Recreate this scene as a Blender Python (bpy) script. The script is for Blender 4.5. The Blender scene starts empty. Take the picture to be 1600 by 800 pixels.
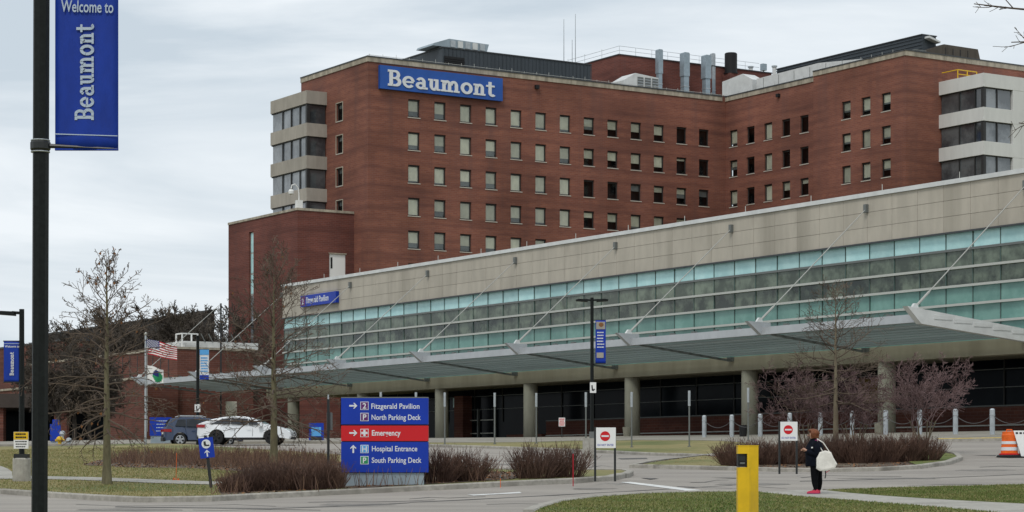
import bpy, bmesh, math, random
import numpy as np
from mathutils import Vector, Matrix
from mathutils.geometry import delaunay_2d_cdt
C = bpy.context.scene.collection
SC = bpy.context.scene
R = math.radians
random.seed(7)

# ------------------------------------------------------------------ camera, sky, sun, exposure
F, HZ, EYE = 3440.0, 732.0, 1.6
cam_d = bpy.data.cameras.new('camera'); cam = bpy.data.objects.new('camera', cam_d); C.objects.link(cam)
cam.location = (0, 0, EYE); cam.rotation_euler = (R(90), 0, 0)
cam_d.sensor_width = 36; cam_d.lens = 36 * F / 1600; cam_d.shift_y = (HZ - 400) / 1600
cam_d.clip_start = 0.5; cam_d.clip_end = 8000
SC.camera = cam
SC.view_settings.view_transform = 'Standard'; SC.view_settings.look = 'None'
SC.view_settings.exposure = 0.0; SC.view_settings.gamma = 1
SUN_EL, SUN_AZ = 52, 200          # degrees; azimuth clockwise from +Y (behind the camera, a little to the left)
w = bpy.data.worlds.new('World'); SC.world = w; w.use_nodes = True
nt = w.node_tree; nt.nodes.clear()
N = nt.nodes.new; L = nt.links.new
out = N('ShaderNodeOutputWorld'); mixs = N('ShaderNodeMixShader')
sky = N('ShaderNodeTexSky'); sky.sky_type = 'NISHITA'; sky.sun_disc = False
sky.sun_elevation = R(SUN_EL); sky.sun_rotation = R(SUN_AZ); sky.air_density = 1.0; sky.dust_density = 2.0
b1 = N('ShaderNodeBackground'); b1.inputs[1].default_value = 0.10; L(sky.outputs[0], b1.inputs[0])
tc = N('ShaderNodeTexCoord'); mp = N('ShaderNodeMapping'); mp.inputs['Scale'].default_value = (2.2, 2.2, 15)
mp.inputs['Rotation'].default_value = (R(4), R(5), 0)
L(tc.outputs['Generated'], mp.inputs[0])
nz = N('ShaderNodeTexNoise'); nz.inputs['Scale'].default_value = 1.5; nz.inputs['Detail'].default_value = 6
nz.inputs['Roughness'].default_value = 0.55; nz.inputs['Distortion'].default_value = 0.5
L(mp.outputs[0], nz.inputs[0])
cr = N('ShaderNodeValToRGB'); cr.color_ramp.elements[0].position = 0.36; cr.color_ramp.elements[1].position = 0.64
cr.color_ramp.elements[0].color = (0.55, 0.625, 0.69, 1); cr.color_ramp.elements[1].color = (0.82, 0.865, 0.90, 1)
L(nz.outputs['Fac'], cr.inputs[0])
b2 = N('ShaderNodeBackground'); b2.inputs[1].default_value = 1.12; L(cr.outputs[0], b2.inputs[0])
mixs.inputs[0].default_value = 0.93
L(b1.outputs[0], mixs.inputs[1]); L(b2.outputs[0], mixs.inputs[2]); L(mixs.outputs[0], out.inputs[0])
sun_d = bpy.data.lights.new('sun', 'SUN'); sun_d.energy = 1.3; sun_d.angle = R(14); sun_d.color = (1, 0.96, 0.9)
sun = bpy.data.objects.new('sun', sun_d); C.objects.link(sun)
_d = Vector((math.sin(R(SUN_AZ)) * math.cos(R(SUN_EL)), math.cos(R(SUN_AZ)) * math.cos(R(SUN_EL)), math.sin(R(SUN_EL))))
sun.rotation_euler = (-_d).to_track_quat('-Z', 'Y').to_euler(); sun.location = (0, 0, 80)

# ------------------------------------------------------------------ helpers
def at(px, py, Y):
    return Vector(((px - 800) / F * Y, Y, EYE + (HZ - py) / F * Y))

def mat(name, col, rough=0.8, var=0.0, scale=2.0, col2=None, stretch=(1, 1, 1), bump=0.0, bscale=None, metal=0.0,
        spec=0.3, rnd=0.0, detail=5, lo=0.35, hi=0.65, coat=0.0, third=None):
    m = bpy.data.materials.new(name); m.use_nodes = True
    t = m.node_tree; p = t.nodes['Principled BSDF']; n = t.nodes.new; l = t.links.new
    p.inputs['Roughness'].default_value = rough; p.inputs['Metallic'].default_value = metal
    p.inputs['Specular IOR Level'].default_value = spec; p.inputs['Coat Weight'].default_value = coat
    c = (*col, 1)
    if var or col2:
        c2 = (*col2, 1) if col2 else (*[min(1, x * (1 + var)) for x in col], 1)
        c1 = c if col2 else (*[x * (1 - var) for x in col], 1)
        tcn = n('ShaderNodeTexCoord'); mpn = n('ShaderNodeMapping'); mpn.inputs['Scale'].default_value = stretch
        crd = tcn.outputs['Object']
        if rnd:
            oi0 = n('ShaderNodeObjectInfo'); va = n('ShaderNodeVectorMath'); va.operation = 'ADD'; l(crd, va.inputs[0]); l(oi0.outputs['Location'], va.inputs[1]); crd = va.outputs[0]
        l(crd, mpn.inputs[0])
        z = n('ShaderNodeTexNoise'); z.inputs['Scale'].default_value = scale; z.inputs['Detail'].default_value = detail
        z.inputs['Roughness'].default_value = 0.62
        l(mpn.outputs[0], z.inputs[0])
        r = n('ShaderNodeValToRGB'); r.color_ramp.elements[0].position = lo; r.color_ramp.elements[1].position = hi
        r.color_ramp.elements[0].color = c1; r.color_ramp.elements[1].color = c2
        l(z.outputs['Fac'], r.inputs[0]); src = r.outputs[0]
        if third:       # (colour, scale, stretch, lo, hi) a second, larger pattern mixed over the first
            mp3 = n('ShaderNodeMapping'); mp3.inputs['Scale'].default_value = third[2]; l(crd, mp3.inputs[0])
            z3 = n('ShaderNodeTexNoise'); z3.inputs['Scale'].default_value = third[1]; z3.inputs['Detail'].default_value = 4
            l(mp3.outputs[0], z3.inputs[0])
            r3 = n('ShaderNodeMapRange'); r3.inputs[1].default_value = third[3]; r3.inputs[2].default_value = third[4]
            l(z3.outputs['Fac'], r3.inputs[0])
            mx3 = n('ShaderNodeMixRGB'); l(r3.outputs[0], mx3.inputs[0]); l(src, mx3.inputs[1]); mx3.inputs[2].default_value = (*third[0], 1)
            src = mx3.outputs[0]
        if rnd:
            oi = n('ShaderNodeObjectInfo'); mr = n('ShaderNodeMapRange')
            mr.inputs[3].default_value = 1 - rnd; mr.inputs[4].default_value = 1 + rnd; l(oi.outputs['Random'], mr.inputs[0])
            hv = n('ShaderNodeHueSaturation'); l(mr.outputs[0], hv.inputs['Value']); l(src, hv.inputs['Color']); src = hv.outputs[0]
        l(src, p.inputs['Base Color'])
        if bump:
            b = n('ShaderNodeBump'); b.inputs['Strength'].default_value = bump; b.inputs['Distance'].default_value = 0.05
            if bscale:
                z2 = n('ShaderNodeTexNoise'); z2.inputs['Scale'].default_value = bscale; z2.inputs['Detail'].default_value = 4
                l(mpn.outputs[0], z2.inputs[0]); l(z2.outputs['Fac'], b.inputs['Height'])
            else:
                l(z.outputs['Fac'], b.inputs['Height'])
            l(b.outputs[0], p.inputs['Normal'])
    else:
        p.inputs['Base Color'].default_value = c
    return m

def brick(name, a, b, dark):
    """courses of brick: fine coursing plus patchy colour; coordinates run along either wall direction"""
    m = bpy.data.materials.new(name); m.use_nodes = True
    t = m.node_tree; p = t.nodes['Principled BSDF']; n = t.nodes.new; l = t.links.new
    p.inputs['Roughness'].default_value = 0.9; p.inputs['Specular IOR Level'].default_value = 0.2
    tcn = n('ShaderNodeTexCoord'); sp = n('ShaderNodeSeparateXYZ'); l(tcn.outputs['Object'], sp.inputs[0])
    ad = n('ShaderNodeMath'); ad.operation = 'ADD'; l(sp.outputs[0], ad.inputs[0]); l(sp.outputs[1], ad.inputs[1])
    cb = n('ShaderNodeCombineXYZ'); l(ad.outputs[0], cb.inputs[0]); l(sp.outputs[2], cb.inputs[1])
    bt = n('ShaderNodeTexBrick'); bt.inputs['Scale'].default_value = 1.0
    bt.inputs['Brick Width'].default_value = 0.62; bt.inputs['Row Height'].default_value = 0.21
    bt.inputs['Mortar Size'].default_value = 0.016; bt.inputs['Bias'].default_value = 0.0
    bt.inputs['Color1'].default_value = (*a, 1); bt.inputs['Color2'].default_value = (*b, 1)
    bt.inputs['Mortar'].default_value = (*[0.7 * x + 0.3 * 0.2 for x in a], 1)
    l(cb.outputs[0], bt.inputs[0])
    mpn = n('ShaderNodeMapping'); mpn.inputs['Scale'].default_value = (0.10, 1.5, 1); l(cb.outputs[0], mpn.inputs[0])
    z = n('ShaderNodeTexNoise'); z.inputs['Scale'].default_value = 1.0; z.inputs['Detail'].default_value = 5; l(mpn.outputs[0], z.inputs[0])
    mr = n('ShaderNodeMapRange'); mr.inputs[1].default_value = 0.42; mr.inputs[2].default_value = 0.72; mr.inputs[4].default_value = 0.75; l(z.outputs['Fac'], mr.inputs[0])
    mx = n('ShaderNodeMixRGB'); l(mr.outputs[0], mx.inputs[0]); l(bt.outputs[0], mx.inputs[1]); mx.inputs[2].default_value = (*dark, 1)
    z2 = n('ShaderNodeTexNoise'); z2.inputs['Scale'].default_value = 0.12; z2.inputs['Detail'].default_value = 3; l(cb.outputs[0], z2.inputs[0])
    mr2 = n('ShaderNodeMapRange'); mr2.inputs[1].default_value = 0.3; mr2.inputs[2].default_value = 0.7
    mr2.inputs[3].default_value = 0.76; mr2.inputs[4].default_value = 1.22; l(z2.outputs['Fac'], mr2.inputs[0])
    mp5 = n('ShaderNodeMapping'); mp5.inputs['Scale'].default_value = (.75, .035, 1); l(cb.outputs[0], mp5.inputs[0])
    z5 = n('ShaderNodeTexNoise'); z5.inputs['Scale'].default_value = 1.0; z5.inputs['Detail'].default_value = 4; l(mp5.outputs[0], z5.inputs[0])
    mr5 = n('ShaderNodeMapRange'); mr5.inputs[1].default_value = 0.5; mr5.inputs[2].default_value = 0.8; mr5.inputs[3].default_value = 0; mr5.inputs[4].default_value = .5; l(z5.outputs['Fac'], mr5.inputs[0])
    mx5 = n('ShaderNodeMixRGB'); l(mr5.outputs[0], mx5.inputs[0]); l(mx.outputs[0], mx5.inputs[1]); mx5.inputs[2].default_value = (*[.8 * q + .03 for q in dark], 1)
    hv = n('ShaderNodeHueSaturation'); l(mr2.outputs[0], hv.inputs['Value']); l(mx5.outputs[0], hv.inputs['Color'])
    l(hv.outputs[0], p.inputs['Base Color'])
    bm_ = n('ShaderNodeBump'); bm_.inputs['Strength'].default_value = 0.3; bm_.inputs['Distance'].default_value = 0.02
    l(z.outputs['Fac'], bm_.inputs['Height']); l(bm_.outputs[0], p.inputs['Normal'])
    return m

def glassy(name, col, rough=0.06, ior=1.5, mott=None, scale=0.5, wav=0.04):
    m = bpy.data.materials.new(name); m.use_nodes = True
    t = m.node_tree; p = t.nodes['Principled BSDF']; n = t.nodes.new; l = t.links.new
    p.inputs['Roughness'].default_value = rough; p.inputs['IOR'].default_value = ior
    p.inputs['Base Color'].default_value = (*col, 1)
    tcn = n('ShaderNodeTexCoord'); oi = n('ShaderNodeObjectInfo')
    vm = n('ShaderNodeVectorMath'); vm.operation = 'ADD'; l(tcn.outputs['Object'], vm.inputs[0])
    l(oi.outputs['Location'], vm.inputs[1])
    z = n('ShaderNodeTexNoise'); z.inputs['Scale'].default_value = scale; z.inputs['Detail'].default_value = 6; z.inputs['Roughness'].default_value = 0.65
    l(vm.outputs[0], z.inputs[0])
    if mott:
        r = n('ShaderNodeValToRGB'); r.color_ramp.elements[0].position = 0.42; r.color_ramp.elements[1].position = 0.60
        r.color_ramp.elements[0].color = (*col, 1); r.color_ramp.elements[1].color = (*mott, 1)
        l(z.outputs['Fac'], r.inputs[0])
        mr = n('ShaderNodeMapRange'); mr.inputs[3].default_value = 0.86; mr.inputs[4].default_value = 1.14; l(oi.outputs['Random'], mr.inputs[0])
        hv = n('ShaderNodeHueSaturation'); l(mr.outputs[0], hv.inputs['Value']); l(r.outputs[0], hv.inputs['Color'])
        l(hv.outputs[0], p.inputs['Base Color'])
    if wav:
        b = n('ShaderNodeBump'); b.inputs['Strength'].default_value = wav; b.inputs['Distance'].default_value = 0.1
        l(z.outputs['Fac'], b.inputs['Height']); l(b.outputs[0], p.inputs['Normal'])
    return m

class MB:
    def __init__(s): s.v = []; s.f = []; s.m = []
    def face(s, pts, mi=0):
        i = len(s.v); s.v += [tuple(p) for p in pts]; s.f.append(tuple(range(i, i + len(pts)))); s.m.append(mi)
    def box(s, x0, x1, y0, y1, z0, z1, mi=0):
        i = len(s.v)
        s.v += [(x0, y0, z0), (x1, y0, z0), (x1, y1, z0), (x0, y1, z0), (x0, y0, z1), (x1, y0, z1), (x1, y1, z1), (x0, y1, z1)]
        for q in ((0, 3, 2, 1), (4, 5, 6, 7), (0, 1, 5, 4), (1, 2, 6, 5), (2, 3, 7, 6), (3, 0, 4, 7)):
            s.f.append(tuple(i + k for k in q)); s.m.append(mi)
        return s
    def prism(s, poly, fn, d0, d1, mi=0):
        """poly: 2-D outline (ccw seen from d0 side); fn(a, b, d) -> point"""
        n = len(poly); i = len(s.v)
        s.v += [tuple(fn(a, b, d0)) for a, b in poly] + [tuple(fn(a, b, d1)) for a, b in poly]
        s.f.append(tuple(range(i, i + n))); s.m.append(mi)
        s.f.append(tuple(range(i + 2 * n - 1, i + n - 1, -1))); s.m.append(mi)
        for k in range(n):
            j = (k + 1) % n
            s.f.append((i + j, i + k, i + n + k, i + n + j)); s.m.append(mi)
        return s
    def tube(s, pts, rad, n=6, mi=0, cap=True, flat=None):
        pts = [Vector(p) for p in pts]
        if not hasattr(rad, '__len__'): rad = [rad] * len(pts)
        i = len(s.v); up = None
        for k, p in enumerate(pts):
            d = (pts[min(k + 1, len(pts) - 1)] - pts[max(k - 1, 0)])
            d = d.normalized() if d.length > 1e-9 else Vector((0, 0, 1))
            if up is None:
                up = Vector((0, 1, 0)) if abs(d.y) < 0.9 else Vector((1, 0, 0))
            a = d.cross(up)
            if a.length < 1e-6: a = d.cross(Vector((1, 0.3, 0)))
            a.normalize(); b = a.cross(d).normalized(); up = b
            for q in range(n):
                an = 2 * math.pi * q / n
                s.v.append(tuple(p + (a * math.cos(an) + b * math.sin(an)) * rad[k]))
        for k in range(len(pts) - 1):
            for q in range(n):
                j = (q + 1) % n
                s.f.append((i + k * n + q, i + k * n + j, i + (k + 1) * n + j, i + (k + 1) * n + q)); s.m.append(mi)
        if cap:
            s.f.append(tuple(i + q for q in range(n - 1, -1, -1))); s.m.append(mi)
            e = i + (len(pts) - 1) * n
            s.f.append(tuple(e + q for q in range(n))); s.m.append(mi)
        return s
    def lathe(s, prof, n=16, c=(0, 0, 0), mi=0, cap=True):
        i = len(s.v)
        for r_, z_ in prof:
            for q in range(n):
                an = 2 * math.pi * q / n
                s.v.append((c[0] + r_ * math.cos(an), c[1] + r_ * math.sin(an), c[2] + z_))
        for k in range(len(prof) - 1):
            for q in range(n):
                j = (q + 1) % n
                s.f.append((i + k * n + q, i + k * n + j, i + (k + 1) * n + j, i + (k + 1) * n + q)); s.m.append(mi)
        if not cap: return s
        s.f.append(tuple(i + q for q in range(n - 1, -1, -1))); s.m.append(mi)
        e = i + (len(prof) - 1) * n; s.f.append(tuple(e + q for q in range(n))); s.m.append(mi)
        return s
    def mesh(s, name, m, smooth=False):
        me = bpy.data.meshes.new(name); me.from_pydata(s.v, [], s.f)
        for x in (m if isinstance(m, (list, tuple)) else [m]): me.materials.append(x)
        me.polygons.foreach_set('material_index', s.m)
        if smooth: me.polygons.foreach_set('use_smooth', [True] * len(s.f))
        me.update(); return me
    def build(s, name, m, parent=None, loc=(0, 0, 0), rz=0, smooth=False):
        return link(name, s.mesh(name, m, smooth), parent, loc, rz)

def link(name, me, parent=None, loc=(0, 0, 0), rz=0):
    o = bpy.data.objects.new(name, me); C.objects.link(o); o.location = loc; o.rotation_euler = (0, 0, rz)
    if parent: o.parent = parent
    return o

def tag(o, label, cat, group=None):
    o['label'] = label; o['category'] = cat
    if group: o['group'] = group
    return o

def thing(name, label, cat, loc=(0, 0, 0), rz=0, group=None):
    o = bpy.data.objects.new(name, None); C.objects.link(o); o.empty_display_size = 0.3
    o.location = loc; o.rotation_euler = (0, 0, rz)
    return tag(o, label, cat, group)

def struct(o): o['kind'] = 'structure'; return o

def copy_tree(o, parent=None):
    c = o.copy(); C.objects.link(c)
    if parent: c.parent = parent
    for ch in list(o.children): copy_tree(ch, c)
    return c

def holed(mb, fn, u0, u1, z0, z1, holes, depth, mi=0, mr=0):
    """wall face fn(u, z, d) with rectangular openings and reveals of the given depth (d grows inwards)"""
    us = sorted({u0, u1, *[h[0] for h in holes], *[h[1] for h in holes]})
    zs = sorted({z0, z1, *[h[2] for h in holes], *[h[3] for h in holes]})
    for a, b in zip(us, us[1:]):
        for c, d in zip(zs, zs[1:]):
            mu, mz = (a + b) / 2, (c + d) / 2
            if any(h[0] < mu < h[1] and h[2] < mz < h[3] for h in holes): continue
            mb.face([fn(a, c, 0), fn(b, c, 0), fn(b, d, 0), fn(a, d, 0)], mi)
    for a, b, c, d in holes:
        D = depth
        mb.face([fn(a, c, 0), fn(a, d, 0), fn(a, d, D), fn(a, c, D)], mr)
        mb.face([fn(b, d, 0), fn(b, c, 0), fn(b, c, D), fn(b, d, D)], mr)
        mb.face([fn(b, c, 0), fn(a, c, 0), fn(a, c, D), fn(b, c, D)], mr)
        mb.face([fn(a, d, 0), fn(b, d, 0), fn(b, d, D), fn(a, d, D)], mr)

_tx = {}
def text_mesh(s, size, m, bold=0.0, align='LEFT', ext=0.002):
    """flat lettering in the x-z plane facing -y"""
    key = (s, size, m.name, bold, align)
    if key in _tx: return _tx[key]
    cu = bpy.data.curves.new('t', 'FONT'); cu.body = s; cu.size = size; cu.offset = bold * size; cu.extrude = ext; cu.align_x = align
    cu.resolution_u = 3
    o = bpy.data.objects.new('t', cu); me = bpy.data.meshes.new_from_object(o)
    bpy.data.objects.remove(o); bpy.data.curves.remove(cu)
    me.transform(Matrix.Rotation(R(90), 4, 'X')); me.materials.clear(); me.materials.append(m)
    _tx[key] = me
    return me

def rect(a, b, c, d): return [(a, b), (c, b), (c, d), (a, d)]
def ring(cx, cz, rx, rz, w, a0, a1, n=14, wz=None):
    wz = wz or w * 0.85
    o_ = [(cx + rx * math.cos(R(a0 + (a1 - a0) * k / n)), cz + rz * math.sin(R(a0 + (a1 - a0) * k / n))) for k in range(n + 1)]
    i_ = [(cx + (rx - w) * math.cos(R(a0 + (a1 - a0) * k / n)), cz + (rz - wz) * math.sin(R(a0 + (a1 - a0) * k / n))) for k in range(n + 1)]
    return [[o_[k], o_[k + 1], i_[k + 1], i_[k]] for k in range(n)]
GL = {  # slab-serif letters in units of the x-height: (advance, pieces)
    'B': (1.18, [rect(.12, 0, .40, 1.42), rect(0, 0, .3, .19), rect(0, 1.23, .3, 1.42), rect(.35, 1.23, .63, 1.42), rect(.35, .63, .66, .80), rect(.35, 0, .66, .19),
                 *ring(.62, 1.025, .36, .395, .26, -90, 90), *ring(.66, .405, .42, .405, .28, -90, 90)]),
    'e': (1.07, [*ring(.5, .5, .5, .53, .25, 8, 322, 20), rect(.2, .42, .9, .58)]),
    'a': (1.05, [*ring(.42, .30, .40, .33, .24, 0, 360, 18), rect(.56, .1, .82, .70), *ring(.44, .64, .38, .39, .25, 0, 155), rect(.60, 0, 1.0, .17)]),
    'u': (1.06, [rect(.12, .36, .38, 1), rect(0, .84, .25, 1), *ring(.47, .38, .35, .41, .26, 180, 360), rect(.58, .05, .84, 1), rect(.45, .84, .7, 1), rect(.7, 0, 1.0, .16)]),
    'n': (1.08, [rect(.12, 0, .38, 1), rect(0, .84, .25, 1), rect(0, 0, .5, .16), *ring(.52, .61, .36, .42, .26, 0, 180), rect(.62, 0, .88, .63), rect(.52, 0, 1.0, .16)]),
    'm': (1.66, [rect(.12, 0, .38, 1), rect(0, .84, .25, 1), rect(0, 0, .5, .16), *ring(.51, .61, .34, .42, .26, 0, 180), rect(.59, 0, .85, .63), rect(.54, 0, 1.0, .16),
                 *ring(1.06, .61, .36, .42, .26, 0, 180), rect(1.16, 0, 1.42, .63), rect(1.07, 0, 1.55, .16)]),
    'o': (1.08, [*ring(.5, .5, .5, .53, .27, 0, 360, 22)]),
    't': (.78, [rect(.2, .25, .46, 1.3), rect(0, .84, .72, 1), *ring(.52, .28, .32, .31, .25, 180, 325)]),
}
def slab(word, sx, sz, fn, th, m, parent, base=0.0, name='letter', one=False):
    """raised letters; fn(a, b, d): a along the word, b up, d outwards"""
    x = 0; big = MB()
    for ch in word:
        adv, pcs = GL[ch]; mb = big if one else MB()
        for k, pc in enumerate(pcs):
            e = 0.0012 * (k % 5)
            mb.prism([(x + a * sx, b * sz) for a, b in pc], lambda a, b, d: fn(a, b, d), base + th + e, base)
        if not one: mb.build(name, m, parent)
        x += adv * sx
    if one: big.build('lettering', m, parent)
    return x
def slab_width(word, sx): return sum(GL[c][0] for c in word) * sx

# ------------------------------------------------------------------ terrain
CP = [(-300, 900, 20), (400, 935, 21), (1200, 935, 21), (1900, 935, 21), (-200, 806, 40), (400, 810, 40), (850, 806, 41), (1200, 806, 41), (1700, 808, 41),
      (-150, 770, 61), (60, 770, 61), (330, 778, 58), (600, 765, 60), (850, 756, 62), (1100, 770, 59), (1270, 774, 58), (1600, 762, 61), (1800, 762, 61),
      (167, 757, 66), (960, 748, 65), (1300, 740, 75), (700, 745, 72), (1130, 736, 77), (1500, 722, 82), (1750, 722, 82),
      (-150, 748, 72), (100, 748, 72), (350, 740, 76), (530, 718, 96), (330, 704, 108), (100, 724, 92), (-100, 724, 92),
      (1000, 716, 100), (1300, 704, 96), (1500, 694, 100), (1700, 694, 100), (1600, 711, 88),
      (0, 702, 120), (220, 698, 122), (385, 694, 119), (520, 693, 124), (700, 694, 128), (950, 693, 126), (1150, 689, 120), (1580, 684, 108), (1300, 686, 116)]
_pts = [at(*c) for c in CP]
_pts += [Vector((x, y, z)) for x, y, z in ((-60, -20, 0), (0, 0, 0), (60, -20, 0), (0, -80, 0), (-120, 60, .8), (120, 60, 1.2), (-90, 130, 2.9), (90, 95, 3.4),
         (-45, 160, 3.3), (-20, 150, 3.5), (-5, 160, 3.6), (10, 142, 3.6), (25, 128, 3.6), (40, 115, 3.6), (-10, 185, 3.65), (-30, 200, 3.6), (20, 170, 3.65), (50, 140, 3.65), (-60, 240, 3.6), (60, 240, 3.65), (0, 300, 3.6))]
_P = np.array([[p.x, p.y, p.z] for p in _pts])
def _phi(r2): return 0.5 * r2 * np.log(np.maximum(r2, 1e-9))
_n = len(_P)
_d2 = ((_P[:, None, :2] - _P[None, :, :2]) ** 2).sum(-1)
_A = np.zeros((_n + 3, _n + 3)); _A[:_n, :_n] = _phi(_d2) + np.eye(_n) * 12.0
_A[:_n, _n] = 1; _A[:_n, _n + 1:] = _P[:, :2]; _A[_n, :_n] = 1; _A[_n + 1:, :_n] = _P[:, :2].T
_W = np.linalg.solve(_A, np.concatenate([_P[:, 2], [0, 0, 0]]))
def hs(xy):
    xy = np.atleast_2d(np.asarray(xy, float))
    r2 = ((xy[:, None, :] - _P[None, :, :2]) ** 2).sum(-1)
    z = _phi(r2) @ _W[:_n] + _W[_n] + xy @ _W[_n + 1:]
    return np.clip(z, -0.3, 3.65)
def h(x, y): return float(hs([(x, y)])[0])
_Ys = np.arange(15, 260, 0.25)
def ground(px, py, off=0.0):
    """where the line of sight through a point of the picture meets the ground raised by off"""
    k = (px - 800) / F; xy = np.stack([k * _Ys, _Ys], 1)
    g = hs(xy) + off - (EYE + (HZ - py) / F * _Ys)
    i = int(np.argmax(g > 0)) if (g > 0).any() else len(_Ys) - 1
    if i > 0:
        t = g[i - 1] / (g[i - 1] - g[i]) if g[i] != g[i - 1] else 0
        Y = _Ys[i - 1] + 0.25 * min(1, max(0, t))
    else: Y = _Ys[0]
    X = k * Y
    return Vector((X, Y, h(X, Y) + off))

def dens(poly, step, closed=True):
    o = []
    n = len(poly)
    for k in range(n if closed else n - 1):
        a, b = Vector(poly[k][:2]), Vector(poly[(k + 1) % n][:2]); q = max(1, int((b - a).length / step))
        o += [a.lerp(b, t / q) for t in range(q)]
    if not closed: o.append(Vector(poly[-1][:2]))
    return o

def inside(pts, poly):
    x, y = pts[:, 0], pts[:, 1]; r = np.zeros(len(pts), bool); n = len(poly)
    for i in range(n):
        x0, y0 = poly[i][0], poly[i][1]; x1, y1 = poly[(i + 1) % n][0], poly[(i + 1) % n][1]
        if y0 == y1: continue
        r ^= ((y0 > y) != (y1 > y)) & (x < (x1 - x0) * (y - y0) / (y1 - y0) + x0)
    return r

def drape(name, poly, off, m, step=2.0, skirt=0.0):
    e = dens(poly, step); n = len(e)
    xs = [p.x for p in e]; ys = [p.y for p in e]
    gx, gy = np.meshgrid(np.arange(min(xs), max(xs), step), np.arange(min(ys), max(ys), step))
    g = np.stack([gx.ravel(), gy.ravel()], 1) + 0.013
    g = g[inside(g, e)]
    vs = [Vector((p.x, p.y)) for p in e] + [Vector((float(a), float(b))) for a, b in g]
    r = delaunay_2d_cdt(vs, [(i, (i + 1) % n) for i in range(n)], [], 1, 1e-5)
    co = np.array([[v.x, v.y] for v in r[0]]); z = hs(co) + off
    mb = MB(); mb.v = [(a[0], a[1], b) for a, b in zip(co.tolist(), z.tolist())]; mb.f = [tuple(f) for f in r[2]]; mb.m = [0] * len(mb.f)
    if skirt:
        for k in range(n):
            a, b = e[k], e[(k + 1) % n]; za, zb = h(a.x, a.y) + off, h(b.x, b.y) + off
            mb.face([(a.x, a.y, za - skirt), (b.x, b.y, zb - skirt), (b.x, b.y, zb), (a.x, a.y, za)])
    return mb.build(name, m, smooth=False)

def kerb(pts, m, hgt=0.15, wid=0.2, name='kerb', mtop=None):
    """a real raised kerb along a line on the ground, front face to the right of the line"""
    p = dens(pts, 0.8, False); mb = MB(); n = len(p); prof = []
    for k in range(n):
        d = (p[min(k + 1, n - 1)] - p[max(k - 1, 0)]).normalized(); nn = Vector((-d.y, d.x))
        a, b = p[k] - nn * 0.02, p[k] + nn * wid
        g = h(p[k].x, p[k].y)
        prof.append([(a.x, a.y, g - 0.1), (a.x, a.y, g + hgt - 0.03), (a.x + nn.x * 0.03, a.y + nn.y * 0.03, g + hgt), (b.x, b.y, g + hgt), (b.x, b.y, g - 0.1)])
    for k in range(n - 1):
        if k % 4 == 3:      # joint
            pass
        for j in range(4):
            mb.face([prof[k][j], prof[k + 1][j], prof[k + 1][j + 1], prof[k][j + 1]], 1 if (mtop and j in (1, 2)) else 0)
    mb.face(prof[0][::-1]); mb.face(prof[-1])
    return struct(mb.build(name, [m, mtop] if mtop else m))

# ------------------------------------------------------------------ materials
M = {}
M['asphalt'] = mat('asphalt', (.262, .238, .212), .92, scale=40, var=.18, third=((.335, .305, .268), .30, (.35, 1.6, 1), .38, .62), bump=.2, detail=8)
M['drive'] = M['asphalt']
M['concrete'] = mat('concrete', (.36, .345, .305), .9, scale=6, var=.16, third=((.25, .235, .205), .6, (1, 1, 1), .5, .75), bump=.1)
M['kerb'] = mat('kerb_concrete', (.34, .32, .28), .9, scale=5, var=.2, third=((.2, .185, .16), .8, (1, 1, 1), .5, .7))
M['pavement'] = mat('pavement', (.275, .255, .215), .9, scale=5, var=.15, third=((.20, .185, .155), .5, (1, 1, 1), .5, .7))
M['kerb_yellow'] = mat('kerb_yellow', (.50, .36, .07), .8, scale=4, var=.25, third=((.33, .30, .24), 1.2, (1, 1, 1), .58, .75))
M['grass_dry'] = mat('dry_grass', (.185, .168, .066), .95, scale=1.3, col2=(.285, .24, .11), third=((.115, .135, .045), .16, (1, 1, 1), .45, .65), bump=.5, bscale=14)
M['grass_green'] = mat('green_grass', (.078, .118, .026), .95, scale=1.1, col2=(.155, .16, .05), third=((.15, .135, .065), .3, (1, 1, 1), .55, .75), bump=.5, bscale=14)
M['blade_dry'] = mat('dry_blade', (.21, .19, .075), .9, scale=.6, col2=(.34, .28, .14))
M['blade_green'] = mat('green_blade', (.085, .135, .026), .9, scale=.35, col2=(.185, .185, .06))
M['mulch'] = mat('mulch', (.085, .06, .043), .95, scale=9, var=.45, third=((.17, .14, .10), 1.5, (1, 1, 1), .5, .7), bump=.6)
M['paint_white'] = mat('road_paint', (.62, .62, .6), .8, scale=3, var=.2)
M['brick_tower'] = brick('tower_brick', (.248, .098, .064), (.20, .076, .053), (.115, .05, .042))
M['brick_annex'] = brick('annex_brick', (.180, .061, .045), (.14, .048, .037), (.09, .036, .031))
M['brick_old'] = brick('old_brick', (.175, .066, .046), (.13, .05, .036), (.085, .036, .03))
M['coping'] = mat('stone_coping', (.36, .32, .255), .9, scale=1.5, var=.3, stretch=(1, 1, .2))
M['flashing'] = mat('dark_flashing', (.055, .06, .065), .5)
M['panel_tan'] = mat('precast_panel', (.445, .405, .34), .9, scale=1.2, var=.08, stretch=(1, 1, .25), third=((.27, .245, .20), .35, (1, 1, .05), .56, .80), rnd=.04)
M['panel_left'] = mat('precast_grey', (.36, .33, .285), .9, scale=1.2, var=.1, stretch=(1, 1, .25), rnd=.04)
M['panel_white'] = mat('precast_white', (.62, .62, .60), .85, scale=1.2, var=.05, stretch=(1, 1, .25))
M['beam'] = mat('cast_concrete', (.36, .325, .24), .9, scale=1.0, var=.09, stretch=(1, 1, .3), third=((.28, .25, .18), .5, (1, 1, .08), .5, .8))
M['column'] = mat('column_concrete', (.40, .375, .30), .9, scale=1.5, var=.1, stretch=(1, 1, .3))
M['frame_dark'] = mat('dark_window_frame', (.03, .03, .03), .5)
M['frame_light'] = mat('pale_aluminium', (.5, .5, .46), .45, metal=.3)
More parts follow.
